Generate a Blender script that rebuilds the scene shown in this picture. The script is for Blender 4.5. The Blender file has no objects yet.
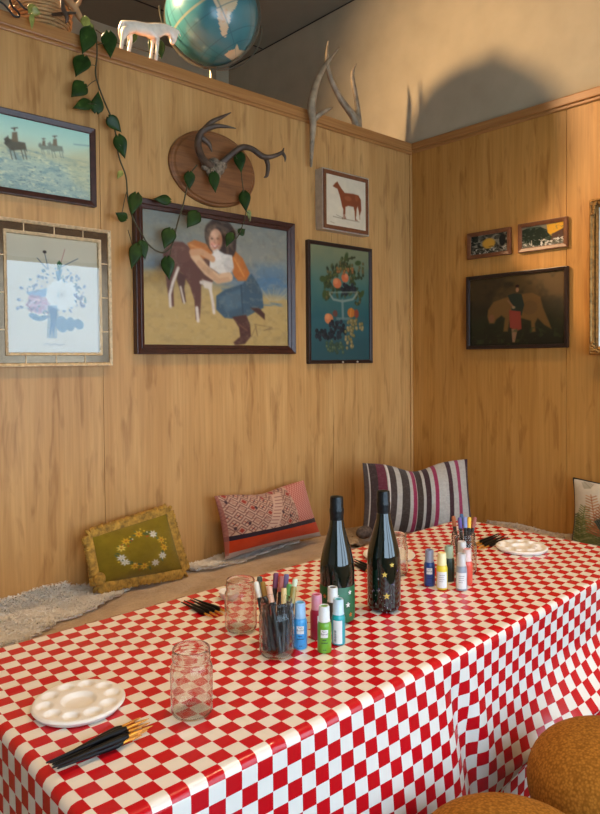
import bpy, bmesh, math, random
import numpy as np
from mathutils import Vector, Matrix

random.seed(7); rr = random.Random(3)
rng = np.random.default_rng(7)
S = bpy.context.scene
COL = S.collection
PI = math.pi
CAMZ = 1.40

# ------------------------------------------------------------------ camera
FPX, PIT, ROL, YAW, PPY = 680.74, -.025883, -.008941, .835621, 377.72
_F = np.array([math.cos(YAW) * math.cos(PIT), math.sin(YAW) * math.cos(PIT), math.sin(PIT)])
_r = np.cross(_F, [0, 0, 1]); _r /= np.linalg.norm(_r); _u = np.cross(_r, _F)
RT = _r * math.cos(ROL) + _u * math.sin(ROL)
UP = -_r * math.sin(ROL) + _u * math.cos(ROL)
FW = _F
O = np.array([0, 0, CAMZ])


def ray(u, v): return FW + RT * (u - 300) / FPX - UP * (v - PPY) / FPX
def at_z(u, v, z): d = ray(u, v); return O + d * (z - CAMZ) / d[2]
def at_y(u, v, y): d = ray(u, v); return O + d * y / d[1]
def at_x(u, v, x): d = ray(u, v); return O + d * x / d[0]


cam = bpy.data.cameras.new('camera'); camo = bpy.data.objects.new('camera', cam); COL.objects.link(camo)
cam.sensor_fit = 'HORIZONTAL'; cam.sensor_width = 36; cam.lens = FPX * 36 / 600
cam.shift_y = -(407 - PPY) / 600
cam.clip_start = .02
camo.matrix_world = Matrix(((RT[0], UP[0], -FW[0], 0), (RT[1], UP[1], -FW[1], 0), (RT[2], UP[2], -FW[2], CAMZ), (0, 0, 0, 1)))
S.camera = camo
S.view_settings.view_transform = 'Standard'; S.view_settings.look = 'None'
S.view_settings.exposure = .04; S.view_settings.gamma = 1; S.view_settings.use_curve_mapping = False


# ------------------------------------------------------------------ materials
def lin(c):
    c = np.asarray(c, float) / 255.
    return np.where(c <= .04045, c / 12.92, ((c + .055) / 1.055) ** 2.4)
def rgba(c): return (*[float(x) for x in lin(c)], 1)


class NT:
    """small helper around a node tree"""
    def __init__(s, name):
        s.m = bpy.data.materials.new(name); s.m.use_nodes = True
        s.t = s.m.node_tree; s.n = s.t.nodes; s.b = s.n['Principled BSDF']
    def node(s, typ, **kw):
        x = s.n.new(typ)
        for k, v in kw.items():
            if hasattr(x, k): setattr(x, k, v)
            else: x.inputs[k.replace('_', ' ')].default_value = v
        return x
    def link(s, a, b): s.t.links.new(a, b)
    def coords(s, scale, kind='Object'):
        c = s.node('ShaderNodeTexCoord'); m = s.node('ShaderNodeMapping')
        m.inputs['Scale'].default_value = scale
        s.link(c.outputs[kind], m.inputs['Vector']); return m.outputs['Vector']
    def noise(s, vec, scale, detail=4, rough=.55, dist=0):
        x = s.node('ShaderNodeTexNoise'); x.inputs['Scale'].default_value = scale; x.inputs['Detail'].default_value = detail
        x.inputs['Roughness'].default_value = rough; x.inputs['Distortion'].default_value = dist
        s.link(vec, x.inputs['Vector']); return x.outputs['Fac']
    def ramp(s, fac, stops):
        x = s.node('ShaderNodeValToRGB'); e = x.color_ramp.elements
        while len(e) < len(stops): e.new(.5)
        for el, (p, c) in zip(e, stops): el.position = p; el.color = c if len(c) == 4 else rgba(c)
        s.link(fac, x.inputs['Fac']); return x.outputs['Color']
    def mix(s, fac, a, b, mode='MIX'):
        x = s.node('ShaderNodeMix'); x.data_type = 'RGBA'; x.blend_type = mode
        for inp, val in ((x.inputs[0], fac), (x.inputs[6], a), (x.inputs[7], b)):
            if isinstance(val, bpy.types.NodeSocket): s.link(val, inp)
            elif isinstance(val, (int, float)): inp.default_value = val
            else: inp.default_value = val
        return x.outputs[2]
    def bump(s, h, strength=.3, dist=.01):
        x = s.node('ShaderNodeBump'); x.inputs['Strength'].default_value = strength; x.inputs['Distance'].default_value = dist
        s.link(h, x.inputs['Height']); s.link(x.outputs['Normal'], s.b.inputs['Normal'])
    def base(s, c):
        if isinstance(c, bpy.types.NodeSocket): s.link(c, s.b.inputs['Base Color'])
        else: s.b.inputs['Base Color'].default_value = rgba(c)
    def set(s, **kw):
        for k, v in kw.items(): s.b.inputs[k.replace('_', ' ')].default_value = v
        return s


def plain(name, c, rough=.5, metal=0, spec=.5, var=.08, scale=40, coat=0, bump=0):
    t = NT(name)
    v = t.coords((1, 1, 1)); n = t.noise(v, scale, 3)
    c = np.asarray(c, float)
    t.base(t.ramp(n, [(.3, tuple(np.clip(c * (1 - var), 0, 255))), (.7, tuple(np.clip(c * (1 + var), 0, 255)))]))
    t.set(Roughness=rough, Metallic=metal); t.b.inputs['Specular IOR Level'].default_value = spec
    if coat: t.b.inputs['Coat Weight'].default_value = coat; t.b.inputs['Coat Roughness'].default_value = .08
    if bump: t.bump(n, bump, .004)
    return t.m


def plywood(name, a, b, axis):
    t = NT(name)
    s1 = (7, 7, .55)
    v = t.coords(s1); n1 = t.noise(v, 1.6, 5, .6, .6)
    v2 = t.coords((26, 26, 4.6)); n2 = t.noise(v2, 1.0, 3, .5, .5)
    v3 = t.coords((90, 90, 3)); n3 = t.noise(v3, 1.0, 3, .5)
    v4 = t.coords((1.2, 1.2, .9)); n4 = t.noise(v4, 1.3, 2)
    basec = t.ramp(n1, [(.25, a), (.5, tuple((np.array(a) + np.array(b)) / 2)), (.72, b)])
    fleck = t.ramp(n2, [(.55, (0, 0, 0)), (.70, (185, 185, 185))])
    c = t.mix(fleck, basec, rgba(tuple(np.array(a) * np.array([.74, .66, .54]))))
    fine = t.ramp(n3, [(.35, (222, 216, 208)), (.65, (255, 255, 255))])
    c = t.mix(.55, c, fine, 'MULTIPLY')
    pat = t.ramp(n4, [(.35, (225, 220, 212)), (.65, (255, 255, 255))])
    c = t.mix(.6, c, pat, 'MULTIPLY')
    t.base(c); t.set(Roughness=.42); t.b.inputs['Specular IOR Level'].default_value = .35
    t.bump(n3, .06, .002)
    return t.m


M = {}
M['ply_left'] = plywood('plywood_left', (192, 143, 83), (214, 168, 108), 0)
M['ply_right'] = plywood('plywood_right', (192, 136, 64), (212, 158, 86), 1)
def woodtrim(name, a, b, sc=(3, 3, 40), rough=.4):
    t = NT(name); n = t.noise(t.coords(sc), 1.5, 4, .6, .4)
    t.base(t.ramp(n, [(.3, a), (.7, b)])); t.set(Roughness=rough); return t.m
M['trim'] = woodtrim('pine_trim', (150, 98, 48), (176, 124, 70), (2, 2, 60))
M['plaster'] = plain('grey_plaster', (178, 164, 136), .85, var=.03, scale=6)
M['ceil'] = plain('ceiling_paint', (142, 130, 108), .9, var=.03, scale=5)
M['dark'] = plain('dark_gap', (40, 34, 28), .8)
M['floor'] = woodtrim('floor_boards', (62, 44, 32), (92, 68, 48), (1, 8, 8), .5)
M['white'] = plain('white_paint', (225, 222, 215), .6, var=.02)


def attr_mat(name, rough=.5, spec=.4, bump=0, bscale=300, sheen=0, coat=0):
    t = NT(name); a = t.node('ShaderNodeAttribute', attribute_name='Col')
    t.base(a.outputs['Color']); t.set(Roughness=rough); t.b.inputs['Specular IOR Level'].default_value = spec
    if bump: t.bump(t.noise(t.coords((1, 1, 1)), bscale, 3), bump, .003)
    if sheen: t.b.inputs['Sheen Weight'].default_value = sheen
    if coat: t.b.inputs['Coat Weight'].default_value = coat; t.b.inputs['Coat Roughness'].default_value = .05
    return t.m
M['paint'] = attr_mat('painted_canvas', .5, .3)
M['print'] = attr_mat('printed_paper', .7, .2)
M['textile'] = attr_mat('woven_textile', .95, .1, .5, 420, .15)
M['globe'] = attr_mat('globe_print', .28, .5, 0, 300, 0, .4)


def pane_mat():
    t = NT('picture_glass'); n = t.n; n.remove(t.b)
    fr = t.node('ShaderNodeFresnel'); fr.inputs['IOR'].default_value = 1.5
    gl = t.node('ShaderNodeBsdfGlossy'); gl.inputs['Roughness'].default_value = .01
    tr = t.node('ShaderNodeBsdfTransparent'); mx = t.node('ShaderNodeMixShader')
    t.link(fr.outputs[0], mx.inputs[0]); t.link(tr.outputs[0], mx.inputs[1]); t.link(gl.outputs[0], mx.inputs[2])
    t.link(mx.outputs[0], n['Material Output'].inputs['Surface']); return t.m
M['pane'] = pane_mat()
def glass_mat(name, c, rough=.0, ior=1.45):
    t = NT(name); t.base(c); t.set(Roughness=rough, IOR=ior); t.b.inputs['Transmission Weight'].default_value = 1; return t.m
def jar_mat():
    t = NT('clear_jar_glass'); t.base((250, 252, 250)); t.set(Roughness=.0, IOR=1.27); t.b.inputs['Transmission Weight'].default_value = 1
    tr = t.node('ShaderNodeBsdfTransparent'); mx = t.node('ShaderNodeMixShader'); mx.inputs[0].default_value = .86
    t.link(tr.outputs[0], mx.inputs[1]); t.link(t.b.outputs[0], mx.inputs[2]); t.link(mx.outputs[0], t.n['Material Output'].inputs['Surface']); return t.m
M['jar'] = jar_mat()


# ------------------------------------------------------------------ mesh helpers
class MB:
    def __init__(s): s.v = []; s.f = []; s.mi = []; s.cur = 0
    def add(s, vs, fs):
        o = len(s.v); s.v += [tuple(map(float, p)) for p in vs]
        for f in fs: s.f.append([i + o for i in f]); s.mi.append(s.cur)
        return s
    def box(s, lo, hi, mat=None):
        x0, y0, z0 = lo; x1, y1, z1 = hi
        vs = [(x0, y0, z0), (x1, y0, z0), (x1, y1, z0), (x0, y1, z0), (x0, y0, z1), (x1, y0, z1), (x1, y1, z1), (x0, y1, z1)]
        if mat is not None: vs = [tuple(mat @ Vector(p)) for p in vs]
        return s.add(vs, [(0, 3, 2, 1), (4, 5, 6, 7), (0, 1, 5, 4), (1, 2, 6, 5), (2, 3, 7, 6), (3, 0, 4, 7)])
    def lathe(s, prof, seg=32, mat=None, cap=True):
        vs = []; fs = []; n = len(prof)
        for r, z in prof:
            for k in range(seg):
                a = 2 * PI * k / seg; vs.append((r * math.cos(a), r * math.sin(a), z))
        for i in range(n - 1):
            for k in range(seg):
                k2 = (k + 1) % seg; fs.append((i * seg + k, i * seg + k2, (i + 1) * seg + k2, (i + 1) * seg + k))
        if cap:
            fs.append(tuple(range(seg - 1, -1, -1))); fs.append(tuple((n - 1) * seg + k for k in range(seg)))
        if mat is not None: vs = [tuple(mat @ Vector(p)) for p in vs]
        return s.add(vs, fs)
    def tube(s, pts, rad, seg=10, closed=False):
        P = [np.array(p, float) for p in pts]; n = len(P)
        if not hasattr(rad, '__len__'): rad = [rad] * n
        vs = []; fs = []; ref = None
        for i in range(n):
            if closed: d = P[(i + 1) % n] - P[i - 1]
            else: d = P[min(i + 1, n - 1)] - P[max(i - 1, 0)]
            d = d / (np.linalg.norm(d) + 1e-12)
            if ref is None: ref = np.array([0, 0, 1.]) if abs(d[2]) < .9 else np.array([1., 0, 0])
            a = np.cross(d, ref); a /= np.linalg.norm(a) + 1e-12; b = np.cross(a, d); ref = b
            for k in range(seg):
                t = 2 * PI * k / seg; vs.append(P[i] + (a * math.cos(t) + b * math.sin(t)) * rad[i])
        for i in range(n if closed else n - 1):
            j = (i + 1) % n
            for k in range(seg):
                k2 = (k + 1) % seg; fs.append((i * seg + k, i * seg + k2, j * seg + k2, j * seg + k))
        if not closed:
            fs.append(tuple(range(seg - 1, -1, -1))); fs.append(tuple((n - 1) * seg + k for k in range(seg)))
        return s.add(vs, fs)
    def ball(s, c, r, seg=12, rings=8):
        if not hasattr(r, '__len__'): r = (r, r, r)
        prof = [(max(math.sin(PI * i / rings), 1e-4), -math.cos(PI * i / rings)) for i in range(rings + 1)]
        return s.lathe(prof, seg, Matrix.Translation(Vector(c)) @ Matrix.Diagonal((*r, 1)), False)
    def build(s, name, mats, parent=None, smooth=True, bevel=0, angle=40, sub=0):
        me = bpy.data.meshes.new(name); me.from_pydata(s.v, [], s.f)
        if not isinstance(mats, (list, tuple)): mats = [mats]
        for m in mats: me.materials.append(m)
        if len(mats) > 1: me.polygons.foreach_set('material_index', s.mi)
        bm = bmesh.new(); bm.from_mesh(me); bmesh.ops.recalc_face_normals(bm, faces=bm.faces); bm.to_mesh(me); bm.free()
        if smooth:
            me.polygons.foreach_set('use_smooth', [True] * len(me.polygons)); me.set_sharp_from_angle(angle=math.radians(angle))
        o = bpy.data.objects.new(name, me); COL.objects.link(o)
        if parent: o.parent = parent
        if bevel:
            b = o.modifiers.new('bevel', 'BEVEL'); b.width = bevel; b.segments = 2; b.limit_method = 'ANGLE'
        if sub:
            b = o.modifiers.new('sub', 'SUBSURF'); b.levels = sub; b.render_levels = sub
        return o


def tag(o, label, cat, group=None):
    o['label'] = label; o['category'] = cat
    if group: o['group'] = group
    return o
def thing(name, label, cat, loc=(0, 0, 0), rz=0, group=None):
    o = bpy.data.objects.new(name, None); COL.objects.link(o); o.empty_display_size = .05
    o.location = Vector([float(x) for x in loc]); o.rotation_euler = (0, 0, rz); return tag(o, label, cat, group)
def struct(o): o['kind'] = 'structure'; return o
def copy_tree(o, parent=None):
    c = o.copy(); COL.objects.link(c)
    if parent: c.parent = parent
    for ch in list(o.children): copy_tree(ch, c)
    return c
def smoothcurve(pts, n=6):
    """Catmull-Rom through the points"""
    P = [np.array(p, float) for p in pts]; out = []
    Q = [2 * P[0] - P[1]] + P + [2 * P[-1] - P[-2]]
    for i in range(1, len(Q) - 2):
        for k in range(n):
            t = k / n
            out.append(.5 * ((2 * Q[i]) + (-Q[i - 1] + Q[i + 1]) * t + (2 * Q[i - 1] - 5 * Q[i] + 4 * Q[i + 1] - Q[i + 2]) * t * t + (-Q[i - 1] + 3 * Q[i] - 3 * Q[i + 1] + Q[i + 2]) * t ** 3))
    out.append(P[-1]); return out
def interp(vals, n): return list(np.interp(np.linspace(0, len(vals) - 1, n), range(len(vals)), vals))


# ------------------------------------------------------------------ picture colour grids
class Canvas:
    """a small colour grid that is stored on a mesh grid as its surface colour"""
    def __init__(s, w, h, c):
        s.w, s.h = w, h; s.a = np.zeros((h, w, 3)); s.a[:] = c
        yy, xx = np.mgrid[0:h, 0:w]; s.X = (xx + .5) / w; s.Y = (yy + .5) / h; s.asp = w / h
    def put(s, m, c, al=1.):
        m = np.clip(m, 0, 1)[..., None] * al; s.a = s.a * (1 - m) + np.array(c, float) * m; return s
    def soft(s, d, px=1.): return 1 / (1 + np.exp(np.clip(d * s.h / px * 2.2, -40, 40)))
    def ell(s, cx, cy, rx, ry, c, al=1., rot=0, px=.8):
        dx = (s.X - cx) * s.asp; dy = s.Y - cy; co, si = math.cos(rot), math.sin(rot)
        u = (dx * co + dy * si) / rx; v = (-dx * si + dy * co) / ry
        return s.put(s.soft((np.sqrt(u * u + v * v) - 1) * min(rx, ry), px), c, al)
    def line(s, pts, w, c, al=1., px=.8):
        d = np.full(s.X.shape, 9.)
        for (x0, y0), (x1, y1) in zip(pts[:-1], pts[1:]):
            ax, ay, bx, by = x0 * s.asp, y0, x1 * s.asp, y1; dx, dy = bx - ax, by - ay
            L = dx * dx + dy * dy + 1e-12; t = np.clip(((s.X * s.asp - ax) * dx + (s.Y - ay) * dy) / L, 0, 1)
            d = np.minimum(d, np.hypot(s.X * s.asp - ax - t * dx, s.Y - ay - t * dy))
        return s.put(s.soft(d - w, px), c, al)
    def poly(s, pts, c, al=1., px=.8):
        ins = np.zeros(s.X.shape, bool); d = np.full(s.X.shape, 9.)
        P = list(pts) + [pts[0]]
        for (x0, y0), (x1, y1) in zip(P[:-1], P[1:]):
            if abs(y1 - y0) > 1e-9:
                c1 = (y0 > s.Y) != (y1 > s.Y); xi = (x1 - x0) * (s.Y - y0) / (y1 - y0) + x0; ins ^= c1 & (s.X < xi)
            ax, ay, bx, by = x0 * s.asp, y0, x1 * s.asp, y1; dx, dy = bx - ax, by - ay
            L = dx * dx + dy * dy + 1e-12; t = np.clip(((s.X * s.asp - ax) * dx + (s.Y - ay) * dy) / L, 0, 1)
            d = np.minimum(d, np.hypot(s.X * s.asp - ax - t * dx, s.Y - ay - t * dy))
        return s.put(s.soft(np.where(ins, -d, d), px), c, al)
    def vgrad(s, stops):
        ys = [q[0] for q in stops]
        for k in range(3): s.a[..., k] = np.interp(s.Y, ys, [q[1][k] for q in stops])
        return s
    def noise(s, sx, sy, seed=0):
        r = np.random.default_rng(seed); out = np.zeros(s.X.shape); am = 1
        for o in range(3):
            gx, gy = int(sx * 2 ** o) + 2, int(sy * 2 ** o) + 2; g = r.random((gy + 1, gx + 1))
            fx = s.X * (gx - 1); fy = s.Y * (gy - 1); ix = fx.astype(int); iy = fy.astype(int); tx = fx - ix; ty = fy - iy
            tx = tx * tx * (3 - 2 * tx); ty = ty * ty * (3 - 2 * ty)
            out += am * ((g[iy, ix] * (1 - tx) + g[iy, ix + 1] * tx) * (1 - ty) + (g[iy + 1, ix] * (1 - tx) + g[iy + 1, ix + 1] * tx) * ty); am *= .5
        return out / 1.75
    def mottle(s, amt, sx=20, sy=20, seed=1): s.a *= (1 + amt * (s.noise(sx, sy, seed) - .5) * 2)[..., None]; return s


def set_colors(me, cols):
    at = me.color_attributes.new('Col', 'FLOAT_COLOR', 'POINT')
    arr = np.ones((len(me.vertices), 4)); arr[:, :3] = lin(np.clip(cols, 0, 255)); at.data.foreach_set('color', arr.ravel())


def grid_mesh(name, pts, cols, mat, parent=None, smooth=True):
    """pts: (h,w,3) array of positions, cols (h,w,3) colours"""
    h, w, _ = pts.shape; idx = np.arange(h * w).reshape(h, w)
    f = np.stack([idx[:-1, :-1], idx[1:, :-1], idx[1:, 1:], idx[:-1, 1:]], -1).reshape(-1, 4)
    me = bpy.data.meshes.new(name); me.from_pydata(pts.reshape(-1, 3).tolist(), [], f.tolist()); me.materials.append(mat)
    if cols is not None: set_colors(me, cols.reshape(-1, 3))
    if smooth: me.polygons.foreach_set('use_smooth', [True] * len(me.polygons))
    o = bpy.data.objects.new(name, me); COL.objects.link(o)
    if parent: o.parent = parent
    return o


# ------------------------------------------------------------------ room
WY, WX = 2.40, 3.015               # faces of the left partition and of the right wall
TOPZ = CAMZ + 1.188                # ledge on top of the partition
CEIL = CAMZ + 2.155
FARY = 4.09
BACKY = -1.25

b = MB()                            # partition built of plywood sheets with open joints
edges = [-2.6] + [1.170 + 1.22 * k for k in range(-3, 2)] + [WX]
for i, (x0, x1) in enumerate(zip(edges[:-1], edges[1:])):
    b.box((x0 + .0012, WY, 0), (x1 - .0012, WY + .012, TOPZ - .03))
b.box((-2.6, WY + .006, 0), (WX + .05, WY + .36, TOPZ - .02))
wl = struct(b.build('wall_left', M['ply_left'], smooth=False))
b = MB()
b.box((-2.6, WY - .016, TOPZ - .048), (WX - .001, WY + .385, TOPZ)); b.box((-2.6, WY - .010, TOPZ - .062), (WX - .001, WY - .0005, TOPZ - .046))
struct(b.build('trim_1', M['trim'], smooth=False, bevel=.006))
b = MB(); b.box((WX - .020, WY - .009, 0), (WX - .001, WY - .0005, TOPZ - .062))
struct(b.build('trim_2', M['ply_left'], smooth=False, bevel=.003))
b = MB()
ye = [BACKY, -.936, .284, 1.504, WY]
for y0, y1 in zip(ye[:-1], ye[1:]):
    b.box((WX, y0 + .0012, 0), (WX + .012, y1 - .0012, TOPZ - .03))
b.box((WX + .006, BACKY, 0), (WX + .1, WY + .38, TOPZ - .02))
struct(b.build('wall_right', M['ply_right'], smooth=False))
b = MB(); b.box((WX - .018, BACKY, TOPZ - .040), (WX + .02, WY - .017, TOPZ)); b.box((WX - .010, BACKY, TOPZ - .056), (WX - .0005, WY - .02, TOPZ - .038))
struct(b.build('trim_3', M['trim'], smooth=False, bevel=.006))
b = MB(); b.box((WX + .004, BACKY, TOPZ - .02), (WX + .1, FARY + .1, CEIL - .012)); b.box((WX + .004, WY + .37, 0), (WX + .1, FARY + .1, TOPZ))
struct(b.build('wall_right_upper', M['plaster'], smooth=False))
b = MB(); b.box((WX + .008, BACKY, CEIL - .014), (WX + .09, FARY + .1, CEIL))
struct(b.build('trim_4', M['dark'], smooth=False))
b = MB(); b.box((-2.7, FARY, 0), (WX + .1, FARY + .1, CEIL)); struct(b.build('wall_far', M['plaster'], smooth=False))
b = MB(); b.box((-2.7, BACKY - .1, CEIL), (WX + .1, FARY + .1, CEIL + .1)); struct(b.build('ceiling', M['ceil'], smooth=False))
b = MB()
for y in (3.695, 2.475, 1.255): b.box((-2.6, y - .004, CEIL - .004), (WX, y + .004, CEIL + .001))
struct(b.build('trim_5', M['dark'], smooth=False))
b = MB(); b.box((-2.7, BACKY - .1, -.1), (WX + .1, FARY + .1, 0)); struct(b.build('floor', M['floor'], smooth=False))
b = MB(); b.box((-2.7, BACKY - .1, 0), (-2.6, FARY + .1, CEIL)); struct(b.build('wall_side', M['white'], smooth=False))
# shop-front wall behind the camera, with its windows
WINS = [(-1.05, .85), (1.0, 1.84), (1.96, 3.01)]
WZ0, WZ1 = .60, 2.32
b = MB()
b.box((-2.7, BACKY - .1, 0), (WX + .1, BACKY, WZ0)); b.box((-2.7, BACKY - .1, WZ1), (WX + .1, BACKY, CEIL))
xs = [-2.7] + [c for w in WINS for c in w] + [WX + .1]
for x0, x1 in zip(xs[::2], xs[1::2]): b.box((x0, BACKY - .1, WZ0), (x1, BACKY, WZ1))
struct(b.build('wall_back', M['white'], smooth=False))
for i, (x0, x1) in enumerate(WINS):
    b = MB(); w = .03
    for lo, hi in (((x0, WZ0), (x1, WZ0 + w)), ((x0, WZ1 - w), (x1, WZ1)), ((x0, WZ0 + w), (x0 + w, WZ1 - w)), ((x1 - w, WZ0 + w), (x1, WZ1 - w)), ((x0 + w, 2.0), (x1 - w, 2.02))) if i < 2 else (((x0, WZ0), (x1, WZ0 + w)), ((x0, WZ1 - w), (x1, WZ1)), ((x0, WZ0 + w), (x0 + w, WZ1 - w)), ((x1 - w, WZ0 + w), (x1, WZ1 - w))):
        b.box((lo[0], BACKY - .08, lo[1]), (hi[0], BACKY - .02, hi[1]))
    struct(b.build('window_%d' % (i + 1), M['dark'], smooth=False))

# ------------------------------------------------------------------ light
W = bpy.data.worlds.new('sky'); S.world = W; W.use_nodes = True
bg = W.node_tree.nodes['Background']; bg.inputs[0].default_value = (.60, .80, 1.0, 1); bg.inputs[1].default_value = 6.3
for x0, x1 in WINS:
    l = bpy.data.lights.new('window_portal', 'AREA'); l.shape = 'RECTANGLE'; l.size = x1 - x0; l.size_y = WZ1 - WZ0
    l.cycles.is_portal = True
    o = bpy.data.objects.new('window_portal', l); COL.objects.link(o)
    o.location = ((x0 + x1) / 2, BACKY - .09, (WZ0 + WZ1) / 2); o.rotation_euler = (PI / 2, 0, PI)
def spot(name, loc, aim, power, col, ang, rad=.05, blend=.8):
    l = bpy.data.lights.new(name, 'SPOT'); l.energy = power; l.color = col; l.spot_size = math.radians(ang); l.spot_blend = blend; l.shadow_soft_size = rad
    o = bpy.data.objects.new(name, l); COL.objects.link(o); o.location = loc
    o.rotation_euler = (Vector(aim) - Vector(loc)).to_track_quat('-Z', 'Y').to_euler(); return o
WARM = (1.0, .68, .36)
GY = 2.585
G = at_y(212, 16.5, GY); GR = float(np.linalg.norm(G - O)) * 40.5 / FPX
_S = np.array([WX, 2.0, CAMZ + 1.07]); LAMP = G + (G - _S) * .92
spot('spotlight_behind_partition', LAMP, (3.0, .75, CAMZ + .6), 400, (1, .66, .36), 100, .06, 1)
spot('ceiling_spotlight', (1.0, 1.0, CEIL - .06), (1.05, 1.3, 0), 76, WARM, 92, .09, 1)
spot('ceiling_spotlight', (2.2, .9, CEIL - .06), (2.1, 1.3, 0), 100, WARM, 92, .09, 1)
spot('ceiling_spotlight', (-.4, .9, CEIL - .06), (-.1, 1.6, 0), 62, WARM, 120, .09, 1)


# ------------------------------------------------------------------ framed pictures
M['frame_dark'] = woodtrim('dark_mahogany', (44, 22, 18), (66, 34, 26), (30, 30, 30), .32)
M['frame_brown'] = woodtrim('walnut_frame', (96, 56, 32), (122, 74, 44), (30, 30, 30), .4)
M['frame_black'] = woodtrim('blackish_frame', (34, 22, 18), (50, 34, 28), (30, 30, 30), .35)
M['gold'] = plain('gilt', (140, 104, 54), .48, .6, var=.2, scale=60)
M['champagne'] = plain('champagne_gilt', (196, 168, 126), .45, .15, var=.12, scale=80)
M['mirror'] = plain('mirror_strip', (96, 80, 62), .15, .8, var=.1, scale=30)
M['silver'] = plain('silver_edge', (190, 182, 168), .4, .5, var=.06)
M['backing'] = plain('backing_board', (110, 84, 58), .8)


class Pic:
    """hangs on a wall; local x along the wall, -y out of it, z up"""
    def __init__(s, name, label, wall, u0, u1, vmid, ztop_uv, zbot_uv, depth=.025):
        s.wall = wall; s.depth = depth
        if wall == 'L': f = lambda u, v: at_y(u, v, WY - depth); ax = 0
        else: f = lambda u, v: at_x(u, v, WX - depth); ax = 1
        a = f(u0, vmid)[ax]; c = f(u1, vmid)[ax]; z1 = f(*ztop_uv)[2]; z0 = f(*zbot_uv)[2]
        s.w = abs(c - a); s.h = z1 - z0; s.z0 = z0; mid = (a + c) / 2
        s.f = f; s.ax = ax; s.mid = mid
        loc = (mid, WY, z0) if wall == 'L' else (WX, mid, z0)
        s.root = thing(name, label, 'picture', loc, 0 if wall == 'L' else -PI / 2)
    def loc(s, u, v):
        p = s.f(u, v); t = (p[s.ax] - s.mid) * (1 if s.wall == 'L' else -1); return t, p[2] - s.z0
    def ring(s, inset, width, y0, y1, mat, name='frame', bead=None, bevel=.003):
        """mitred frame; profile from the wall (y=0) outwards"""
        b = MB(); o = inset
        w, h = s.w / 2 - o, s.h
        def rect(k, y): return [(-w + k, y, o + k), (w - k, y, o + k), (w - k, y, h - o - k), (-w + k, y, h - o - k)]
        prof = [(0, y0), (0, -y1)] + (bead or []) + [(width, -y1 * .8 if not bead else bead[-1][1]), (width, y0)]
        vs = []; fs = []
        for k, y in prof: vs += rect(k, y)
        n = len(prof)
        for i in range(n):
            j = (i + 1) % n
            for q in range(4):
                q2 = (q + 1) % 4; fs.append((i * 4 + q, i * 4 + q2, j * 4 + q2, j * 4 + q))
        b.add(vs, fs); return b.build(name, mat, s.root, smooth=False, bevel=bevel)
    def board(s):
        b = MB(); b.box((-s.w / 2 + .006, -.006, .006), (s.w / 2 - .006, -.001, s.h - .006)); return b.build('backing_board', M['backing'], s.root, smooth=False)
    def canvas(s, inset, res, c):
        s.ins = inset; s.cw, s.ch = s.w - 2 * inset, s.h - 2 * inset
        s.cv = Canvas(res, max(8, int(res * s.ch / s.cw)), c); return s.cv
    def n(s, ox, oy, sc):
        """crop pixel -> picture coordinates"""
        def g(x, y):
            t, z = s.loc(ox + x / sc, oy + y / sc); return ((t + s.cw / 2) / s.cw, 1 - (z - s.ins) / s.ch)
        return g
    def hang(s, mat, y=-.012, name='picture_sheet'):
        cv = s.cv; X = (cv.X - .5) * s.cw; Z = (1 - cv.Y) * s.ch + s.ins
        # stretch to the full sheet
        X = X * cv.w / (cv.w - 1); Z = s.ins + (1 - np.linspace(0, 1, cv.h))[:, None] * s.ch + 0 * X
        return grid_mesh(name, np.stack([X, np.full_like(X, y), Z], -1), cv.a, mat, s.root, False)
    def glaze(s, inset, y):
        b = MB(); b.box((-s.w / 2 + inset, y - .001, inset), (s.w / 2 - inset, y + .001, s.h - inset)); return b.build('glass_pane', M['pane'], s.root, smooth=False)


def P(g, *pts): return [g(x, y) for x, y in pts]


# --- cowboy print (upper left, partly outside the frame)
p = Pic('framed_print', 'dark-framed pale blue print of riders on horses, high on the wall at far left', 'L', -62, 96.5, 160, (96.5, 128.7), (96.5, 207), .022)
p.board(); p.ring(0, .022, 0, .022, M['frame_dark'])
cv = p.canvas(.02, 200, (150, 172, 170)); g = p.n(0, 90, 4)
cv.vgrad([(0, (160, 200, 200)), (.2, (184, 210, 204)), (.36, (196, 206, 192)), (.44, (190, 190, 166)), (.6, (180, 192, 184)), (1, (156, 172, 172))])
n1 = cv.noise(16, 22, 3); cv.put((n1 - .45) * 3 * (cv.Y > .42), (120, 148, 160), .7); n2 = cv.noise(30, 40, 4); cv.put((n2 - .55) * 4 * (cv.Y > .45), (216, 214, 192), .7)
cv.put((cv.noise(50, 60, 5) - .6) * 5 * (cv.Y > .5), (98, 120, 130), .6)
cv.poly(P(g, (290, 250), (365, 235), (365, 420), (300, 370), (270, 300)), (190, 184, 150), .5, 6)
hb = (88, 84, 78)
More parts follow.
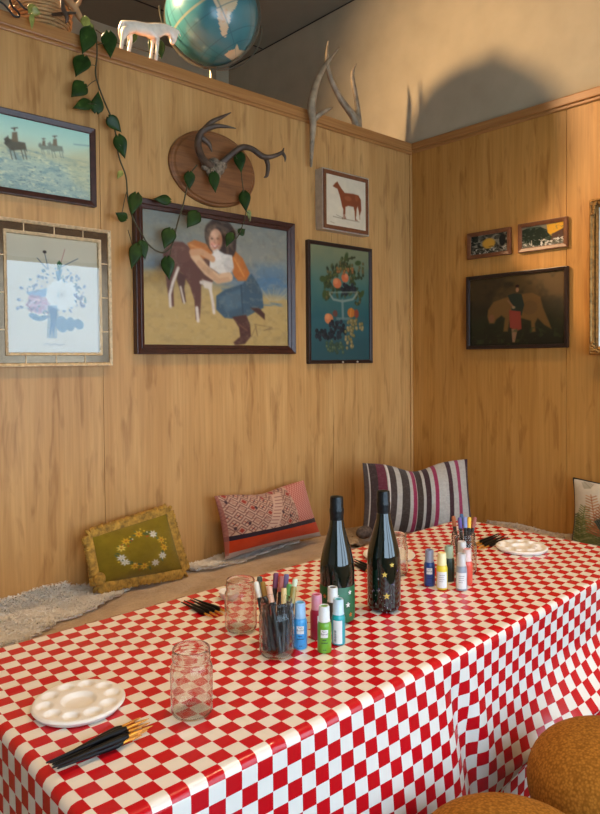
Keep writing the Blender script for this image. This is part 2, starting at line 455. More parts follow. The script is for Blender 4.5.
def rider(x, y, k, c):
    cv.poly(P(g, (x - 45 * k, y - 5 * k), (x - 30 * k, y - 25 * k), (x + 10 * k, y - 12 * k), (x + 40 * k, y - 6 * k), (x + 48 * k, y + 30 * k), (x + 40 * k, y + 20 * k), (x + 20 * k, y + 22 * k), (x - 15 * k, y + 25 * k), (x - 30 * k, y + 10 * k)), c, .9)
    cv.poly(P(g, (x - 45 * k, y - 22 * k), (x - 28 * k, y - 35 * k), (x - 20 * k, y - 5 * k), (x - 36 * k, y)), c, .9)
    for dx, ex in ((-22, -12), (-8, 4), (22, 34), (36, 46)): cv.line(P(g, (x + dx * k, y + 15 * k), (x + ex * k, y + 58 * k)), .006 * k, c, .9)
    cv.poly(P(g, (x - 14 * k, y - 12 * k), (x - 12 * k, y - 48 * k), (x + 8 * k, y - 50 * k), (x + 12 * k, y - 8 * k)), (120, 104, 88), .95)
    cv.ell(*g(x - 3 * k, y - 60 * k), .012 * k, .02 * k, (110, 90, 74)); cv.line(P(g, (x - 14 * k, y - 64 * k), (x + 9 * k, y - 66 * k)), .006 * k, (84, 76, 66))
rider(65, 215, 1.0, hb); rider(225, 228, .7, (130, 136, 128)); rider(180, 225, .5, (134, 140, 132)); rider(-70, 225, .9, (110, 104, 96)); rider(-150, 235, .7, (120, 116, 108))
cv.line(P(g, (300, 215), (365, 222)), .008, (120, 148, 156), .7)
cv.a = np.clip(cv.a * np.array((1.14, 1.1, 1.0)), 0, 250)
p.hang(M['print']); p.glaze(.018, -.0155)

# --- floral print with gilded mirror frame
p = Pic('framed_print', 'glazed flower-bouquet print in wide champagne-gold mirrored frame, window reflected in its glass', 'L', -6.5, 112.3, 300, (111, 230.5), (112.5, 365.5), .03)
p.board(); p.ring(0, .012, 0, .03, M['champagne'], 'frame'); p.ring(.012, .026, 0, .02, M['mirror'], 'mirror_strip', bead=[(.024, -.020)], bevel=.001); p.ring(.038, .012, 0, .026, M['champagne'], 'inner_moulding')
def joint(lo, hi):
    b = MB(); b.box(lo, hi); b.build('mirror_joint', M['champagne'], p.root, smooth=False)
for k in range(1, 4):
    for sx in (-1, 1): joint((sx * (p.w / 2 - .025) - .013, -.0215, p.h * k / 4 - .002), (sx * (p.w / 2 - .025) + .013, -.019, p.h * k / 4 + .002))
for k in range(1, 4):
    for z in (.025, p.h - .025): joint((-p.w / 2 + p.w * k / 4 - .002, -.0215, z - .013), (-p.w / 2 + p.w * k / 4 + .002, -.019, z + .013))
cv = p.canvas(.046, 220, (212, 194, 164)); g = p.n(0, 190, 4.07)
cv.mottle(.03, 4, 4)
bl, gr = (88, 122, 140), (112, 122, 128)
for pts in (((225, 600), (238, 520), (245, 470), (215, 470)), ((210, 600), (215, 520), (205, 470), (240, 500))): cv.poly(P(g, *pts), bl, .9)
cv.line(P(g, (240, 480), (250, 380), (252, 300)), .006, bl); cv.line(P(g, (252, 310), (272, 240)), .003, (190, 140, 130)); cv.line(P(g, (240, 320), (325, 278)), .003, gr)
cv.line(P(g, (205, 320), (190, 255)), .003, gr); cv.line(P(g, (160, 275), (200, 320)), .003, gr); cv.ell(*g(190, 250), .016, .013, (80, 78, 80))
cv.poly(P(g, (240, 295), (250, 285), (262, 300), (252, 325), (243, 320)), (100, 128, 98)); cv.poly(P(g, (235, 330), (262, 320), (246, 385)), (104, 136, 140), .9)
for x, y in ((165, 350), (180, 355), (155, 385), (145, 390), (95, 397), (85, 445), (95, 475), (80, 480), (320, 350), (300, 358), (280, 355), (352, 392), (325, 395), (340, 435), (350, 470), (300, 475), (270, 490)):
    cv.ell(*g(x, y), .016, .012, (132, 134, 136), .85, x * .3); cv.line(P(g, (x, y), (230, 480)), .0012, (150, 152, 150), .5)
cv.poly(P(g, (115, 415), (165, 405), (215, 395), (205, 430), (140, 440)), (128, 152, 160), .8)
for x, y, r in ((165, 465, .085), (150, 445, .05), (190, 455, .055), (165, 485, .05), (148, 475, .04)): cv.ell(*g(x, y), r, r * .82, (206 - r * 200, 168, 160), .7)
cv.ell(*g(162, 452), .03, .022, (222, 186, 176), .8); cv.ell(*g(172, 478), .05, .02, (178, 140, 140), .6)
for a in range(9): cv.ell(*g(260 + 42 * math.cos(a * .7), 425 + 38 * math.sin(a * .7)), .06, .05, (230, 224, 212), .85, a)
cv.ell(*g(260, 425), .04, .035, (218, 206, 186), .8)
for x, y, r in ((330, 440, .3), (340, 465, 1.2), (318, 430, .6)): cv.ell(*g(x, y), .028, .014, (120, 116, 122), .8, r)
for x, y, w_, h_, r in ((260, 545, .055, .07, -.3), (295, 545, .04, .06, 0), (328, 545, .05, .04, .6), (150, 515, .05, .025, .4), (180, 520, .05, .02, -.3)): cv.ell(*g(x, y), w_, h_, (112, 136, 140), .9, r)
cv.line(P(g, (185, 630), (200, 622), (215, 632), (232, 624), (250, 631), (270, 626)), .003, (150, 138, 120), .8)
for _ in range(90):
    a_ = rr.uniform(0, 2 * PI); q_ = rr.uniform(.55, 1.05); x, y = 235 + 125 * q_ * math.cos(a_), 425 + 105 * q_ * math.sin(a_)
    if 210 < x < 310 and 380 < y < 470: continue
    cv.ell(*g(x, y), rr.uniform(.006, .015), rr.uniform(.004, .009), rr.choice([(120, 124, 128), (96, 118, 126), (136, 132, 136), (106, 124, 110)]), .85, rr.random() * 6)
for _ in range(26):
    x, y = rr.uniform(120, 205), rr.uniform(430, 495); cv.ell(*g(x, y), .02, .008, rr.choice([(176, 120, 124), (196, 150, 146), (150, 104, 112)]), .6, rr.random() * 6)
for a_ in range(14): cv.line(P(g, (260, 425), (260 + 44 * math.cos(a_ * .45), 425 + 40 * math.sin(a_ * .45))), .0015, (186, 170, 146), .7)
for k in range(9): cv.line(P(g, (206 + k * 4, 470), (202 + k * 4.5, 600)), .002, (70, 104, 118), .8)
for x in (262, 296, 326): cv.line(P(g, (x, 525), (x, 568)), .002, (84, 108, 108), .8)
d_ = cv.a - np.array((212., 194, 164)); cv.a = np.clip(np.array((212., 194, 164)) + np.where(d_ < 0, d_ * np.array((1.35, 1.45, 1.6)), d_ * .5), 8, 255)
p.hang(M['print']); p.glaze(.044, -.021)

# --- large painting: person hugging a dog
p = Pic('framed_painting', 'large dark-framed painting of a kneeling person in orange shirt and jeans hugging a brown dog', 'L', 136.5, 295.7, 275, (216, 210), (216, 354), .032)
p.board(); p.ring(0, .022, 0, .032, M['frame_dark'], 'frame'); p.ring(.022, .016, 0, .026, M['frame_dark'], 'inner_moulding')
cv = p.canvas(.036, 270, (120, 118, 108)); g = p.n(125, 180, 3.333)
cv.vgrad([(0, (120, 124, 116)), (.3, (132, 132, 120)), (.42, (100, 116, 128)), (.55, (104, 124, 134)), (.6, (168, 148, 100)), (.8, (176, 150, 92)), (1, (160, 134, 80))])
cv.poly(P(g, (60, 300), (160, 300), (420, 380), (540, 400), (540, 560), (60, 560)), (176, 148, 92), .9, 7); cv.poly(P(g, (60, 305), (240, 290), (240, 340), (60, 350)), (152, 120, 62), .7, 7)
cv.put((cv.noise(9, 30, 8) - .5) * 3 * ((cv.Y > .42) & (cv.Y < .66) & (cv.X > .5)), (72, 110, 140), .8); cv.put((cv.noise(8, 14, 9) - .5) * 2, (150, 132, 88), .3)
cv.poly(P(g, (440, 280), (540, 280), (540, 350), (450, 360)), (74, 112, 140), .5, 8)
for k in range(16): cv.line(P(g, (490 + k * 2, 400), (462 + k * 7, 360 + (k % 3) * 14)), .003, (166, 160, 134), .6)
br = (92, 60, 52)
cv.poly(P(g, (135, 240), (160, 205), (200, 205), (240, 235), (290, 260), (320, 300), (300, 340), (262, 350), (262, 400), (258, 460), (244, 465), (240, 400), (224, 350), (200, 310), (185, 300), (176, 330), (170, 360), (172, 420), (158, 420), (148, 350), (142, 290)), br)
cv.poly(P(g, (185, 300), (212, 320), (206, 360), (212, 405), (200, 408), (190, 360), (180, 330)), (78, 52, 46)); cv.ell(*g(190, 240), .11, .08, (110, 76, 64), .5)
wh = (206, 194, 178)
cv.line(P(g, (186, 292), (168, 340), (158, 380), (160, 420)), .012, wh); cv.line(P(g, (194, 355), (206, 408)), .008, wh); cv.line(P(g, (248, 425), (252, 468)), .014, wh); cv.line(P(g, (262, 340), (290, 350), (300, 400), (305, 440)), .014, wh); cv.poly(P(g, (265, 330), (300, 340), (298, 365), (272, 358)), wh, .9)
# legs, boots
jn = (62, 84, 98)
cv.poly(P(g, (312, 385), (340, 365), (400, 345), (430, 310), (455, 350), (466, 380), (470, 425), (440, 440), (395, 465), (340, 458), (312, 430)), jn); cv.poly(P(g, (320, 390), (395, 360), (400, 420), (345, 440)), (84, 108, 120), .7, 3); cv.line(P(g, (395, 350), (402, 455)), .006, (44, 62, 76), .8)
cv.poly(P(g, (365, 455), (412, 448), (425, 480), (428, 520), (408, 545), (375, 550), (370, 540), (392, 520), (388, 490)), (76, 46, 38)); cv.poly(P(g, (425, 425), (455, 425), (474, 445), (474, 465), (450, 445)), (70, 44, 36)); cv.line(P(g, (388, 480), (415, 500)), .006, (120, 80, 62), .8)
# shirt, arms, head
cv.poly(P(g, (350, 235), (375, 235), (400, 260), (424, 310), (412, 335), (385, 335), (372, 320), (360, 290)), (176, 102, 46)); cv.poly(P(g, (215, 210), (240, 198), (300, 220), (300, 250), (270, 262), (232, 240)), (176, 106, 54)); cv.line(P(g, (372, 260), (405, 320)), .008, (206, 140, 72), .7); cv.line(P(g, (225, 215), (285, 240)), .008, (206, 140, 78), .7)
cv.ell(*g(328, 190), .155, .15, (58, 46, 40), 1, .2); cv.ell(*g(352, 215), .08, .11, (62, 48, 42)); cv.ell(*g(295, 175), .06, .08, (66, 54, 46)); cv.line(P(g, (285, 165), (315, 150), (350, 165)), .012, (104, 88, 74), .6)
cv.ell(*g(310, 200), .066, .092, (204, 154, 122), 1, .15); cv.ell(*g(302, 214), .026, .018, (222, 150, 126), .7)
for x in (298, 318): cv.ell(*g(x, 194), .010, .006, (60, 42, 34)); cv.line(P(g, (x - 7, 186), (x + 6, 185)), .002, (110, 78, 60), .7)
cv.ell(*g(322, 206), .02, .06, (176, 124, 96), .5); cv.ell(*g(306, 180), .04, .025, (222, 178, 146), .6)
for x, y, a_ in ((290, 170, .6), (345, 180, -.4), (360, 215, -.2), (300, 158, 1.2), (350, 235, .3), (285, 200, .2)): cv.ell(*g(x, y), .05, .014, (98, 78, 62), .7, a_ + 1.2)
cv.line(P(g, (308, 198), (305, 207), (311, 209)), .003, (170, 116, 92)); cv.line(P(g, (298, 217), (308, 222), (320, 216)), .006, (236, 226, 214)); cv.line(P(g, (297, 214), (308, 226), (322, 213)), .003, (160, 60, 50))
cv.poly(P(g, (292, 250), (318, 232), (340, 245), (365, 250), (370, 290), (350, 320), (322, 310), (290, 290)), (214, 206, 192)); cv.poly(P(g, (300, 235), (318, 228), (330, 262), (312, 268)), (226, 214, 200)); cv.ell(*g(355, 285), .05, .06, (186, 178, 168), .6)
cv.line(P(g, (240, 250), (280, 300), (318, 328), (355, 322)), .038, (206, 168, 130)); cv.line(P(g, (255, 275), (320, 335), (350, 330)), .02, (184, 140, 104), .6); cv.line(P(g, (232, 240), (262, 238), (300, 262)), .026, (196, 148, 108))
cv.line(P(g, (430, 520), (445, 485), (450, 520), (440, 480), (498, 490), (470, 500), (500, 495)), .002, (90, 72, 48), .8)
for _ in range(2):
    q_ = np.pad(cv.a, ((1, 1), (1, 1), (0, 0)), 'edge'); cv.a = (q_[:-2, 1:-1] + q_[2:, 1:-1] + q_[1:-1, :-2] + q_[1:-1, 2:] + 2 * cv.a) / 6
cv.put((cv.noise(26, 26, 41) - .5) * 2, (80, 70, 58), .22); cv.put((cv.noise(34, 30, 43) - .52) * 2, (196, 176, 140), .25)
p.hang(M['paint'], -.014)

# --- fruit still life
p = Pic('framed_painting', 'tall narrow dark-framed still life of fruit and grapes in a glass compote on teal', 'L', 309, 372.8, 300, (341, 244), (341, 363.5), .024)
p.board(); p.ring(0, .018, 0, .024, M['frame_black'])
cv = p.canvas(.017, 130, (60, 100, 104)); g = p.n(290, 160, 3.88)
cv.vgrad([(0, (132, 140, 108)), (.15, (112, 132, 112)), (.35, (70, 116, 116)), (.6, (46, 96, 106)), (.75, (40, 86, 98)), (1, (46, 82, 94))]); cv.put((cv.noise(5, 8, 2) - .5) * 2, (90, 120, 110), .4)
cv.poly(P(g, (90, 610), (320, 640), (320, 800), (90, 800)), (52, 100, 112), .8, 3); cv.poly(P(g, (90, 700), (320, 690), (320, 800), (90, 800)), (44, 82, 92), .6, 6)

def grapes(x0, y0, x1, y1, n_, cols, r=.016):
    for _ in range(n_):
        t, q = rr.random(), rr.random(); x = x0 + (x1 - x0) * t; y = y0 + (y1 - y0) * q; c = np.array(rr.choice(cols)); e = g(x, y)
        cv.ell(*e, r, r, c * .7); cv.ell(e[0] - .003, e[1] - .003, r * .7, r * .7, c, .8)
gg = [(72, 88, 46), (96, 108, 56), (56, 74, 42), (120, 112, 66)]; dk = [(40, 48, 58), (52, 58, 70), (34, 40, 44)]; yl = [(168, 156, 108), (146, 138, 88), (184, 170, 120)]
for _ in range(46):
    a_ = rr.random() * 2 * PI; q_ = rr.uniform(.5, 1); cv.ell(*g(208 + 72 * q_ * math.cos(a_), 462 + 66 * q_ * math.sin(a_)), rr.uniform(.02, .04), .014, rr.choice([(46, 60, 34), (58, 74, 40), (36, 50, 32), (74, 84, 46)]), .9, rr.random() * 6)
for x0, y0, x1, y1 in ((150, 430, 180, 520), (160, 420, 280, 450), (200, 380, 250, 430), (240, 400, 290, 470), (130, 455, 165, 475), (260, 510, 280, 560), (145, 510, 170, 540)): grapes(x0, y0, x1, y1, 16, gg, .014)
cv.line(P(g, (205, 410), (225, 385), (258, 378)), .008, (60, 64, 36)); cv.line(P(g, (215, 400), (240, 430)), .008, (60, 64, 36))
for x, y in ((135, 462), (140, 520), (270, 400), (225, 375), (285, 520)): cv.ell(*g(x, y), .04, .022, (64, 84, 42), 1, x)
cv.ell(*g(190, 478), .052, .044, (204, 116, 74)); cv.ell(*g(184, 470), .03, .025, (222, 150, 100), .7); cv.ell(*g(220, 457), .045, .04, (206, 112, 72)); cv.ell(*g(225, 450), .02, .02, (226, 150, 110), .6)
grapes(205, 480, 262, 520, 34, dk, .016); grapes(180, 420, 250, 440, 14, [(150, 130, 70), (176, 120, 70)], .014)
cv.line(P(g, (162, 520), (175, 540), (210, 548), (250, 540), (266, 518)), .010, (150, 166, 160), .8); cv.line(P(g, (160, 514), (268, 512)), .006, (140, 158, 152), .7); cv.line(P(g, (210, 545), (212, 610)), .014, (128, 150, 150), .8); cv.line(P(g, (190, 615), (238, 615)), .012, (120, 140, 142), .7)
cv.ell(*g(158, 615), .052, .045, (206, 128, 84)); cv.ell(*g(152, 606), .03, .025, (226, 160, 110), .7); cv.ell(*g(244, 592), .05, .042, (190, 116, 46)); cv.ell(*g(264, 596), .03, .04, (140, 70, 52)); cv.ell(*g(182, 595), .03, .03, (120, 62, 50), .8); cv.line(P(g, (244, 575), (240, 608)), .004, (220, 160, 80), .8)
grapes(110, 660, 225, 695, 46, dk, .016); grapes(160, 625, 220, 665, 26, dk, .016); grapes(228, 620, 292, 660, 30, yl, .017); grapes(222, 660, 255, 730, 22, yl, .016); grapes(150, 700, 215, 750, 34, [(80, 108, 84), (100, 124, 96), (70, 96, 80)], .016)
cv.a *= np.array((.90, .86, .80))
p.hang(M['paint'], -.012)
for u in (343, 357.5):
    t, z = p.loc(u, 363); b = MB(); b.ball((t, -.0235, .007), .006, 8, 6); b.build('hanging_pin', M['silver'], p.root)

# --- horse print in deep frame
p = Pic('framed_print', 'small deep-framed print of a standing chestnut horse, above the fruit still life', 'L', 322.5, 368.8, 205, (346, 173), (346, 232.5), .05)
b = MB(); b.box((-p.w / 2 + .001, -.0485, .001), (p.w / 2 - .001, 0, p.h - .001)); b.build('frame_box', M['silver'], p.root, smooth=False)
p.ring(0, .006, -.03, .051, M['silver'], 'edge', bevel=.001); p.ring(.006, .019, -.03, .053, M['frame_brown'], bead=[(.018, -.053)])
cv = p.canvas(.024, 110, (206, 192, 164)); g = p.n(290, 160, 3.88); cv.mottle(.04, 8, 8)
hc = (128, 66, 36)
cv.poly(P(g, (166, 102), (176, 90), (184, 84), (190, 96), (200, 112), (212, 128), (245, 132), (265, 138), (274, 155), (276, 195), (270, 215), (264, 190), (262, 180), (258, 190), (256, 225), (262, 236), (252, 234), (250, 200), (246, 182), (225, 178), (215, 182), (214, 215), (218, 228), (208, 228), (207, 190), (202, 180), (198, 160), (192, 135), (184, 112), (176, 108)), hc)
cv.line(P(g, (210, 185), (207, 222), (204, 226)), .014, hc); cv.line(P(g, (268, 185), (270, 228)), .012, hc); cv.ell(*g(225, 150), .10, .05, (158, 92, 54), .6); cv.ell(*g(258, 150), .05, .06, (150, 84, 48), .6)
for x, y in ((213, 224), (207, 224), (257, 232), (270, 228)): cv.line(P(g, (x, y - 12), (x, y)), .009, (220, 206, 184), .8)
cv.line(P(g, (168, 218), (200, 226), (240, 234), (268, 240)), .006, (120, 106, 88), .8); cv.line(P(g, (180, 212), (206, 224)), .004, (120, 106, 88), .8); cv.line(P(g, (158, 238), (172, 244)), .003, (130, 116, 96), .8)
p.hang(M['print'], -.0505)

# --- right wall
p = Pic('framed_print', 'small brown-framed landscape with a yellow field, left of the two on right wall', 'R', 466.8, 510, 243, (488, 230.2), (488, 256.8), .02)
p.board(); p.ring(0, .020, 0, .02, M['frame_brown'])
cv = p.canvas(.018, 110, (70, 66, 56)); cv.put((cv.noise(10, 8, 5) - .48) * 6, (30, 34, 26)); cv.put((cv.noise(12, 10, 6) - .5) * 6, (136, 130, 112), .8); cv.ell(.5, .48, .38, .26, (196, 146, 52), 1, 0, 2); cv.put((cv.noise(14, 9, 7) - .52) * 6 * (cv.Y > .62), (46, 44, 32)); cv.ell(.86, .4, .18, .3, (24, 26, 24), 1); cv.put((cv.noise(18, 12, 8) - .58) * 7 * (cv.Y > .7), (176, 170, 156))
p.hang(M['print'])
p = Pic('framed_print', 'small brown-framed landscape with dark green bush, right of the two on right wall', 'R', 517.5, 567, 235, (542, 220.2), (542, 249.8), .02)
p.board(); p.ring(0, .020, 0, .02, M['frame_brown'])
cv = p.canvas(.018, 110, (96, 88, 68)); cv.vgrad([(0, (128, 120, 100)), (.45, (120, 112, 90)), (.6, (60, 62, 40)), (1, (110, 106, 96))]); cv.poly([(.0, .15), (.2, .05), (.45, .1), (.62, .3), (.7, .75), (.4, .95), (.1, .8), (0, .6)], (28, 40, 30)); cv.poly([(.6, .05), (.98, .02), (.98, .35), (.72, .6), (.62, .4)], (214, 158, 48)); cv.poly([(.72, .5), (1, .3), (1, .75), (.7, .8)], (84, 62, 52)); cv.put((cv.noise(20, 14, 4) - .55) * 8 * (cv.Y > .68), (206, 200, 190)); cv.put((cv.noise(16, 12, 9) - .6) * 8, (90, 100, 84), .6)
p.hang(M['print'])
p = Pic('framed_painting', 'dark murky painting of figure in red skirt with a pale horse, below two small landscapes', 'R', 465.8, 567, 310, (516, 271.3), (516, 348.5), .026)
p.board(); p.ring(0, .018, 0, .026, M['frame_black'])
cv = p.canvas(.017, 210, (56, 44, 26)); g = p.n(440, 190, 3.75)
cv.vgrad([(0, (92, 70, 36)), (.3, (84, 64, 36)), (.42, (54, 46, 28)), (.7, (44, 44, 24)), (1, (34, 30, 18))]); cv.put((cv.noise(8, 7, 3) - .5) * 3, (34, 32, 20), .6); cv.poly(P(g, (110, 330), (240, 330), (160, 470), (115, 500)), (52, 42, 26), .6, 6)
hc = (124, 88, 44)
cv.poly(P(g, (175, 450), (195, 420), (235, 405), (290, 390), (340, 385), (370, 400), (380, 440), (405, 500), (412, 520), (385, 505), (360, 480), (350, 500), (352, 530), (338, 532), (335, 490), (300, 480), (255, 490), (248, 530), (232, 530), (238, 480), (225, 470), (205, 485), (198, 500), (180, 500), (172, 475)), hc, .85, 1.5)
cv.ell(*g(188, 482), .05, .06, (128, 84, 56), .8); cv.ell(*g(330, 440), .12, .1, (100, 72, 40), .6); cv.poly(P(g, (248, 395), (270, 388), (300, 390), (310, 430), (300, 470), (262, 470), (262, 430)), (44, 50, 38)); cv.poly(P(g, (254, 450), (296, 455), (300, 520), (285, 528), (256, 515)), (140, 60, 44)); cv.poly(P(g, (262, 520), (285, 522), (275, 570), (266, 570)), (140, 104, 74)); cv.ell(*g(284, 374), .024, .034, (160, 112, 76)); cv.ell(*g(284, 360), .03, .02, (40, 26, 20)); cv.line(P(g, (250, 415), (270, 440)), .014, (130, 92, 62)); cv.ell(*g(270, 440), .03, .02, (150, 126, 96), .8)
cv.put((cv.noise(20, 14, 13) - .55) * 5 * (cv.Y > .75), (60, 66, 34), .6)
p.hang(M['paint'])
# gilt frame at the right edge
p = Pic('framed_painting', 'ornate gilt-framed dark picture, cut by the right edge of the photo', 'R', 589, 700, 278, (591, 199.5), (591, 355), .04)
p.board(); p.ring(0, .022, 0, .04, M['gold'], 'frame', [(.008, -.046), (.014, -.038)]); p.ring(.022, .014, 0, .028, M['gold'], 'inner_moulding', [(.004, -.031), (.009, -.028)]); p.ring(.036, .006, 0, .024, M['silver'], 'liner', bevel=.001)
for sx in (-1, 1):
    for zz in (.016, p.h - .016):
        b = MB()
        for k in range(14):
            a = rr.random() * .05; s_ = rr.choice((0, 1)); dz = a if s_ else rr.random() * .012; dx = rr.random() * .012 if s_ else a
            b.ball((sx * (p.w / 2 - .012 - dx), -.041, zz + (dz if zz < .1 else -dz)), (.007, .006, .007), 8, 5)
        b.build('corner_ornament', M['gold'], p.root)
cv = p.canvas(.04, 60, (38, 52, 54)); cv.put((cv.noise(4, 5, 3) - .5) * 2, (24, 30, 30), .8); p.hang(M['paint'])

# ------------------------------------------------------------------ oval deer mount
M['oak'] = woodtrim('oak_plaque', (104, 62, 30), (140, 90, 48), (4, 4, 50), .45)
M['antler'] = plain('antler', (74, 58, 44), .55, var=.28, scale=25, bump=.2)
M['antler_pale'] = plain('antler_pale', (146, 128, 102), .6, var=.2, scale=22, bump=.2)
M['hide'] = plain('hide_fur', (120, 104, 84), .95, var=.35, scale=70, bump=.8)
c0 = at_y(213, 168.5, WY - .02); ex = (at_y(256, 168, WY - .02)[0] - at_y(170.5, 168, WY - .02)[0]) / 2; ez = (at_y(213, 131, WY - .02)[2] - at_y(213, 206, WY - .02)[2]) / 2
cx = (at_y(256, 168, WY - .02)[0] + at_y(170.5, 168, WY - .02)[0]) / 2
R0 = thing('antler_mount', 'deer antlers with skull cap mounted on an oval wooden plaque', 'wall trophy', (cx, WY, c0[2] - ez))
b = MB(); T = Matrix.Translation((0, 0, ez)) @ Matrix.Rotation(PI / 2, 4, 'X') @ Matrix.Diagonal((ex, ez, 1, 1))
b.lathe([(1, .0005), (1, .012), (.965, .018), (.93, .0185), (.90, .026), (.0005, .026)], 64, T); b.build('plaque', M['oak'], R0, angle=25)
def rel(u, v, y): q = at_y(u, v, y); return (q[0] - cx, q[1] - WY, q[2] - (c0[2] - ez))
b = MB()
for u, v, y, r in ((214, 164, 2.36, .026), (218, 169, 2.35, .028), (211, 172, 2.352, .022), (222, 165, 2.35, .022), (216, 176, 2.35, .02), (205, 166, 2.355, .018)): b.ball(rel(u, v, y), r, 14, 10)
b.build('skull_cap', M['hide'], R0, angle=80)
def antler(pts, rad, mat, parent, name='antler', offset=None, extra=()):
    b = MB()
    for P_, R_ in [(pts, rad)] + list(extra):
        C = smoothcurve(P_, 7); b.tube(C, interp(R_, len(C)), 10)
    return b.build(name, mat, parent, angle=80)
antler([rel(*q) for q in ((211, 166, 2.345), (203, 159, 2.33), (198, 146, 2.30), (201, 133, 2.27), (213, 126.5, 2.24), (225, 126.5, 2.22), (236, 128.5, 2.20))], [.016, .015, .015, .013, .011, .007, .002], M['antler'], R0, extra=[([rel(*q) for q in ((204, 130, 2.265), (212, 122, 2.25), (222, 117, 2.24), (231, 112.5, 2.23))], [.012, .010, .007, .002]), ([rel(*q) for q in ((202, 138, 2.29), (209, 144, 2.28), (212, 152, 2.275))], [.013, .010, .002])])
antler([rel(*q) for q in ((222, 163, 2.345), (232, 154, 2.32), (242, 147.5, 2.29), (252, 149, 2.26), (262, 156, 2.24), (270, 157, 2.22), (281, 153, 2.205), (284, 148, 2.2))], [.015, .013, .013, .012, .013, .010, .008, .002], M['antler'], R0, extra=[([rel(*q) for q in ((265, 156, 2.238), (268, 165, 2.23), (267, 175, 2.23), (264, 177.5, 2.23))], [.012, .010, .008, .002]), ([rel(*q) for q in ((282, 152, 2.205), (285, 157, 2.2), (285, 162, 2.2))], [.008, .006, .0015])])

# ------------------------------------------------------------------ ledge: antlers, horse, globe, basket
A1 = [at_y(*q) for q in ((311, 167, 2.365), (312, 144, 2.36), (313, 123, 2.352), (311.5, 108, 2.352), (313, 96, 2.353), (318, 79, 2.355), (326, 64, 2.36), (339.5, 47, 2.36))]
b = MB(); C = smoothcurve(A1, 7); b.tube(C, interp([.006, .012, .017, .022, .019, .015, .011, .003], len(C)), 12)
C = smoothcurve([at_y(*q) for q in ((313, 121, 2.352), (319, 115, 2.33), (326, 110.5, 2.315), (333, 107.5, 2.30))], 6); b.tube(C, interp([.014, .012, .009, .002], len(C)), 10)
tag(b.build('shed_antler', M['antler_pale'], angle=80), 'pale shed antler hanging over the front of the ledge, pointed tip down', 'antler')
b = MB(); yb = 2.52
base = at_y(359, 122, yb); 
C = smoothcurve([(base[0], yb, TOPZ + .016)] + [at_y(*q, yb) for q in ((354, 118), (341, 99.5), (331.5, 81), (327.5, 66), (327, 53), (328, 41))], 7); b.tube(C, interp([.024, .022, .016, .014, .012, .009, .002], len(C)), 12)
C = smoothcurve([(base[0], yb, TOPZ + .016)] + [at_y(*q, yb + .0) for q in ((358, 117), (356.5, 101), (352.5, 79), (353, 71), (356.5, 63.5))], 7); b.tube(C, interp([.02, .018, .013, .013, .009, .002], len(C)), 12)
tag(b.build('shed_antler', M['antler_pale'], angle=80), 'grey forked antler standing upright on the ledge near the wall corner', 'antler')

# globe
R0 = thing('globe', 'large blue desk globe in a metal ring, on the ledge behind the white horse', 'globe', (G[0], G[1], TOPZ))
gz = G[2] - TOPZ
vdir = O - G; vdir /= np.linalg.norm(vdir); rdir = np.cross([0, 0, 1], vdir) * 1.0; rdir /= np.linalg.norm(rdir); udir = np.cross(vdir, rdir)
nth, nph = 200, 140
ph = np.linspace(0, PI, nph)[:, None]; th = np.linspace(0, 2 * PI, nth)[None, :]
Dl = np.stack([np.sin(ph) * np.cos(th), np.sin(ph) * np.sin(th), np.cos(ph) + 0 * th], -1)   # pole at +z
pole = .50 * rdir - .80 * udir + .33 * vdir; pole /= np.linalg.norm(pole)
e1 = np.cross(pole, vdir); e1 /= np.linalg.norm(e1); e2 = np.cross(pole, e1)
Dw = Dl[..., :1] * e1 + Dl[..., 1:2] * e2 + Dl[..., 2:] * pole
px = (Dw @ rdir) * 46; py = -(Dw @ udir) * 46 + 15; fz = Dw @ vdir
cv = Canvas(nth, nph, (70, 130, 136))
nz = cv.noise(10, 8, 21); cv.a[:] = np.array((62, 124, 132)) + (nz[..., None] - .5) * np.array((30, 30, 24))
def gpoly(pts, c, front=True):
    ins = np.zeros(px.shape, bool); Q = list(pts) + [pts[0]]
    for (x0, y0), (x1, y1) in zip(Q[:-1], Q[1:]):
        if abs(y1 - y0) < 1e-9: continue
        ins ^= ((y0 > py) != (y1 > py)) & (px < (x1 - x0) * (py - y0) / (y1 - y0) + x0)
    cv.put((ins & ((fz > 0) == front)).astype(float), c)
L1 = (206, 186, 148)
gpoly([(-11, -24), (0, -30), (12, -26), (20, -18), (26, -12), (25, 0), (21, 8), (17, 12), (17, 18), (15, 24), (13, 33), (9, 30), (6, 18), (4, 6), (-2, -4), (-8, -10), (-11, -16)], L1)
gpoly([(2, -22), (14, -20), (18, -10), (10, -6), (4, -12)], (196, 166, 150)); gpoly([(8, 10), (14, 8), (14, 18), (10, 20)], (208, 170, 120)); gpoly([(0, -14), (8, -8), (8, 2), (4, 2)], (178, 186, 140))
gpoly([(12, 48), (16, 44), (22, 42), (24, 37), (26, 43), (34, 44), (38, 40), (34, 50), (20, 54)], (200, 186, 150))
gpoly([(-30, -30), (-5, -34), (20, -25), (30, 0), (15, 20), (-10, 10), (-25, 0)], (196, 190, 140), False); gpoly([(-40, 5), (-25, 15), (-20, 35), (-35, 25)], (206, 170, 120), False)
for d in (15, 30, 45, 60, 75, 90, 105, 120, 135, 150, 165): cv.put((np.abs(np.degrees(ph) + 0 * th - d) < .35).astype(float), (44, 92, 104), .5)
for d in range(0, 360, 15): cv.put((np.abs(np.degrees(th) + 0 * ph - d) < .35).astype(float), (44, 92, 104), .5)
cv.put((np.abs(np.degrees(ph) + 0 * th - 90) < .7).astype(float), (150, 146, 120), .8)
grid_mesh('globe_sphere', Dw * GR + np.array([0, 0, gz]), cv.a, M['globe'], R0)
M['brass'] = plain('old_brass', (112, 108, 92), .35, .7, var=.1)
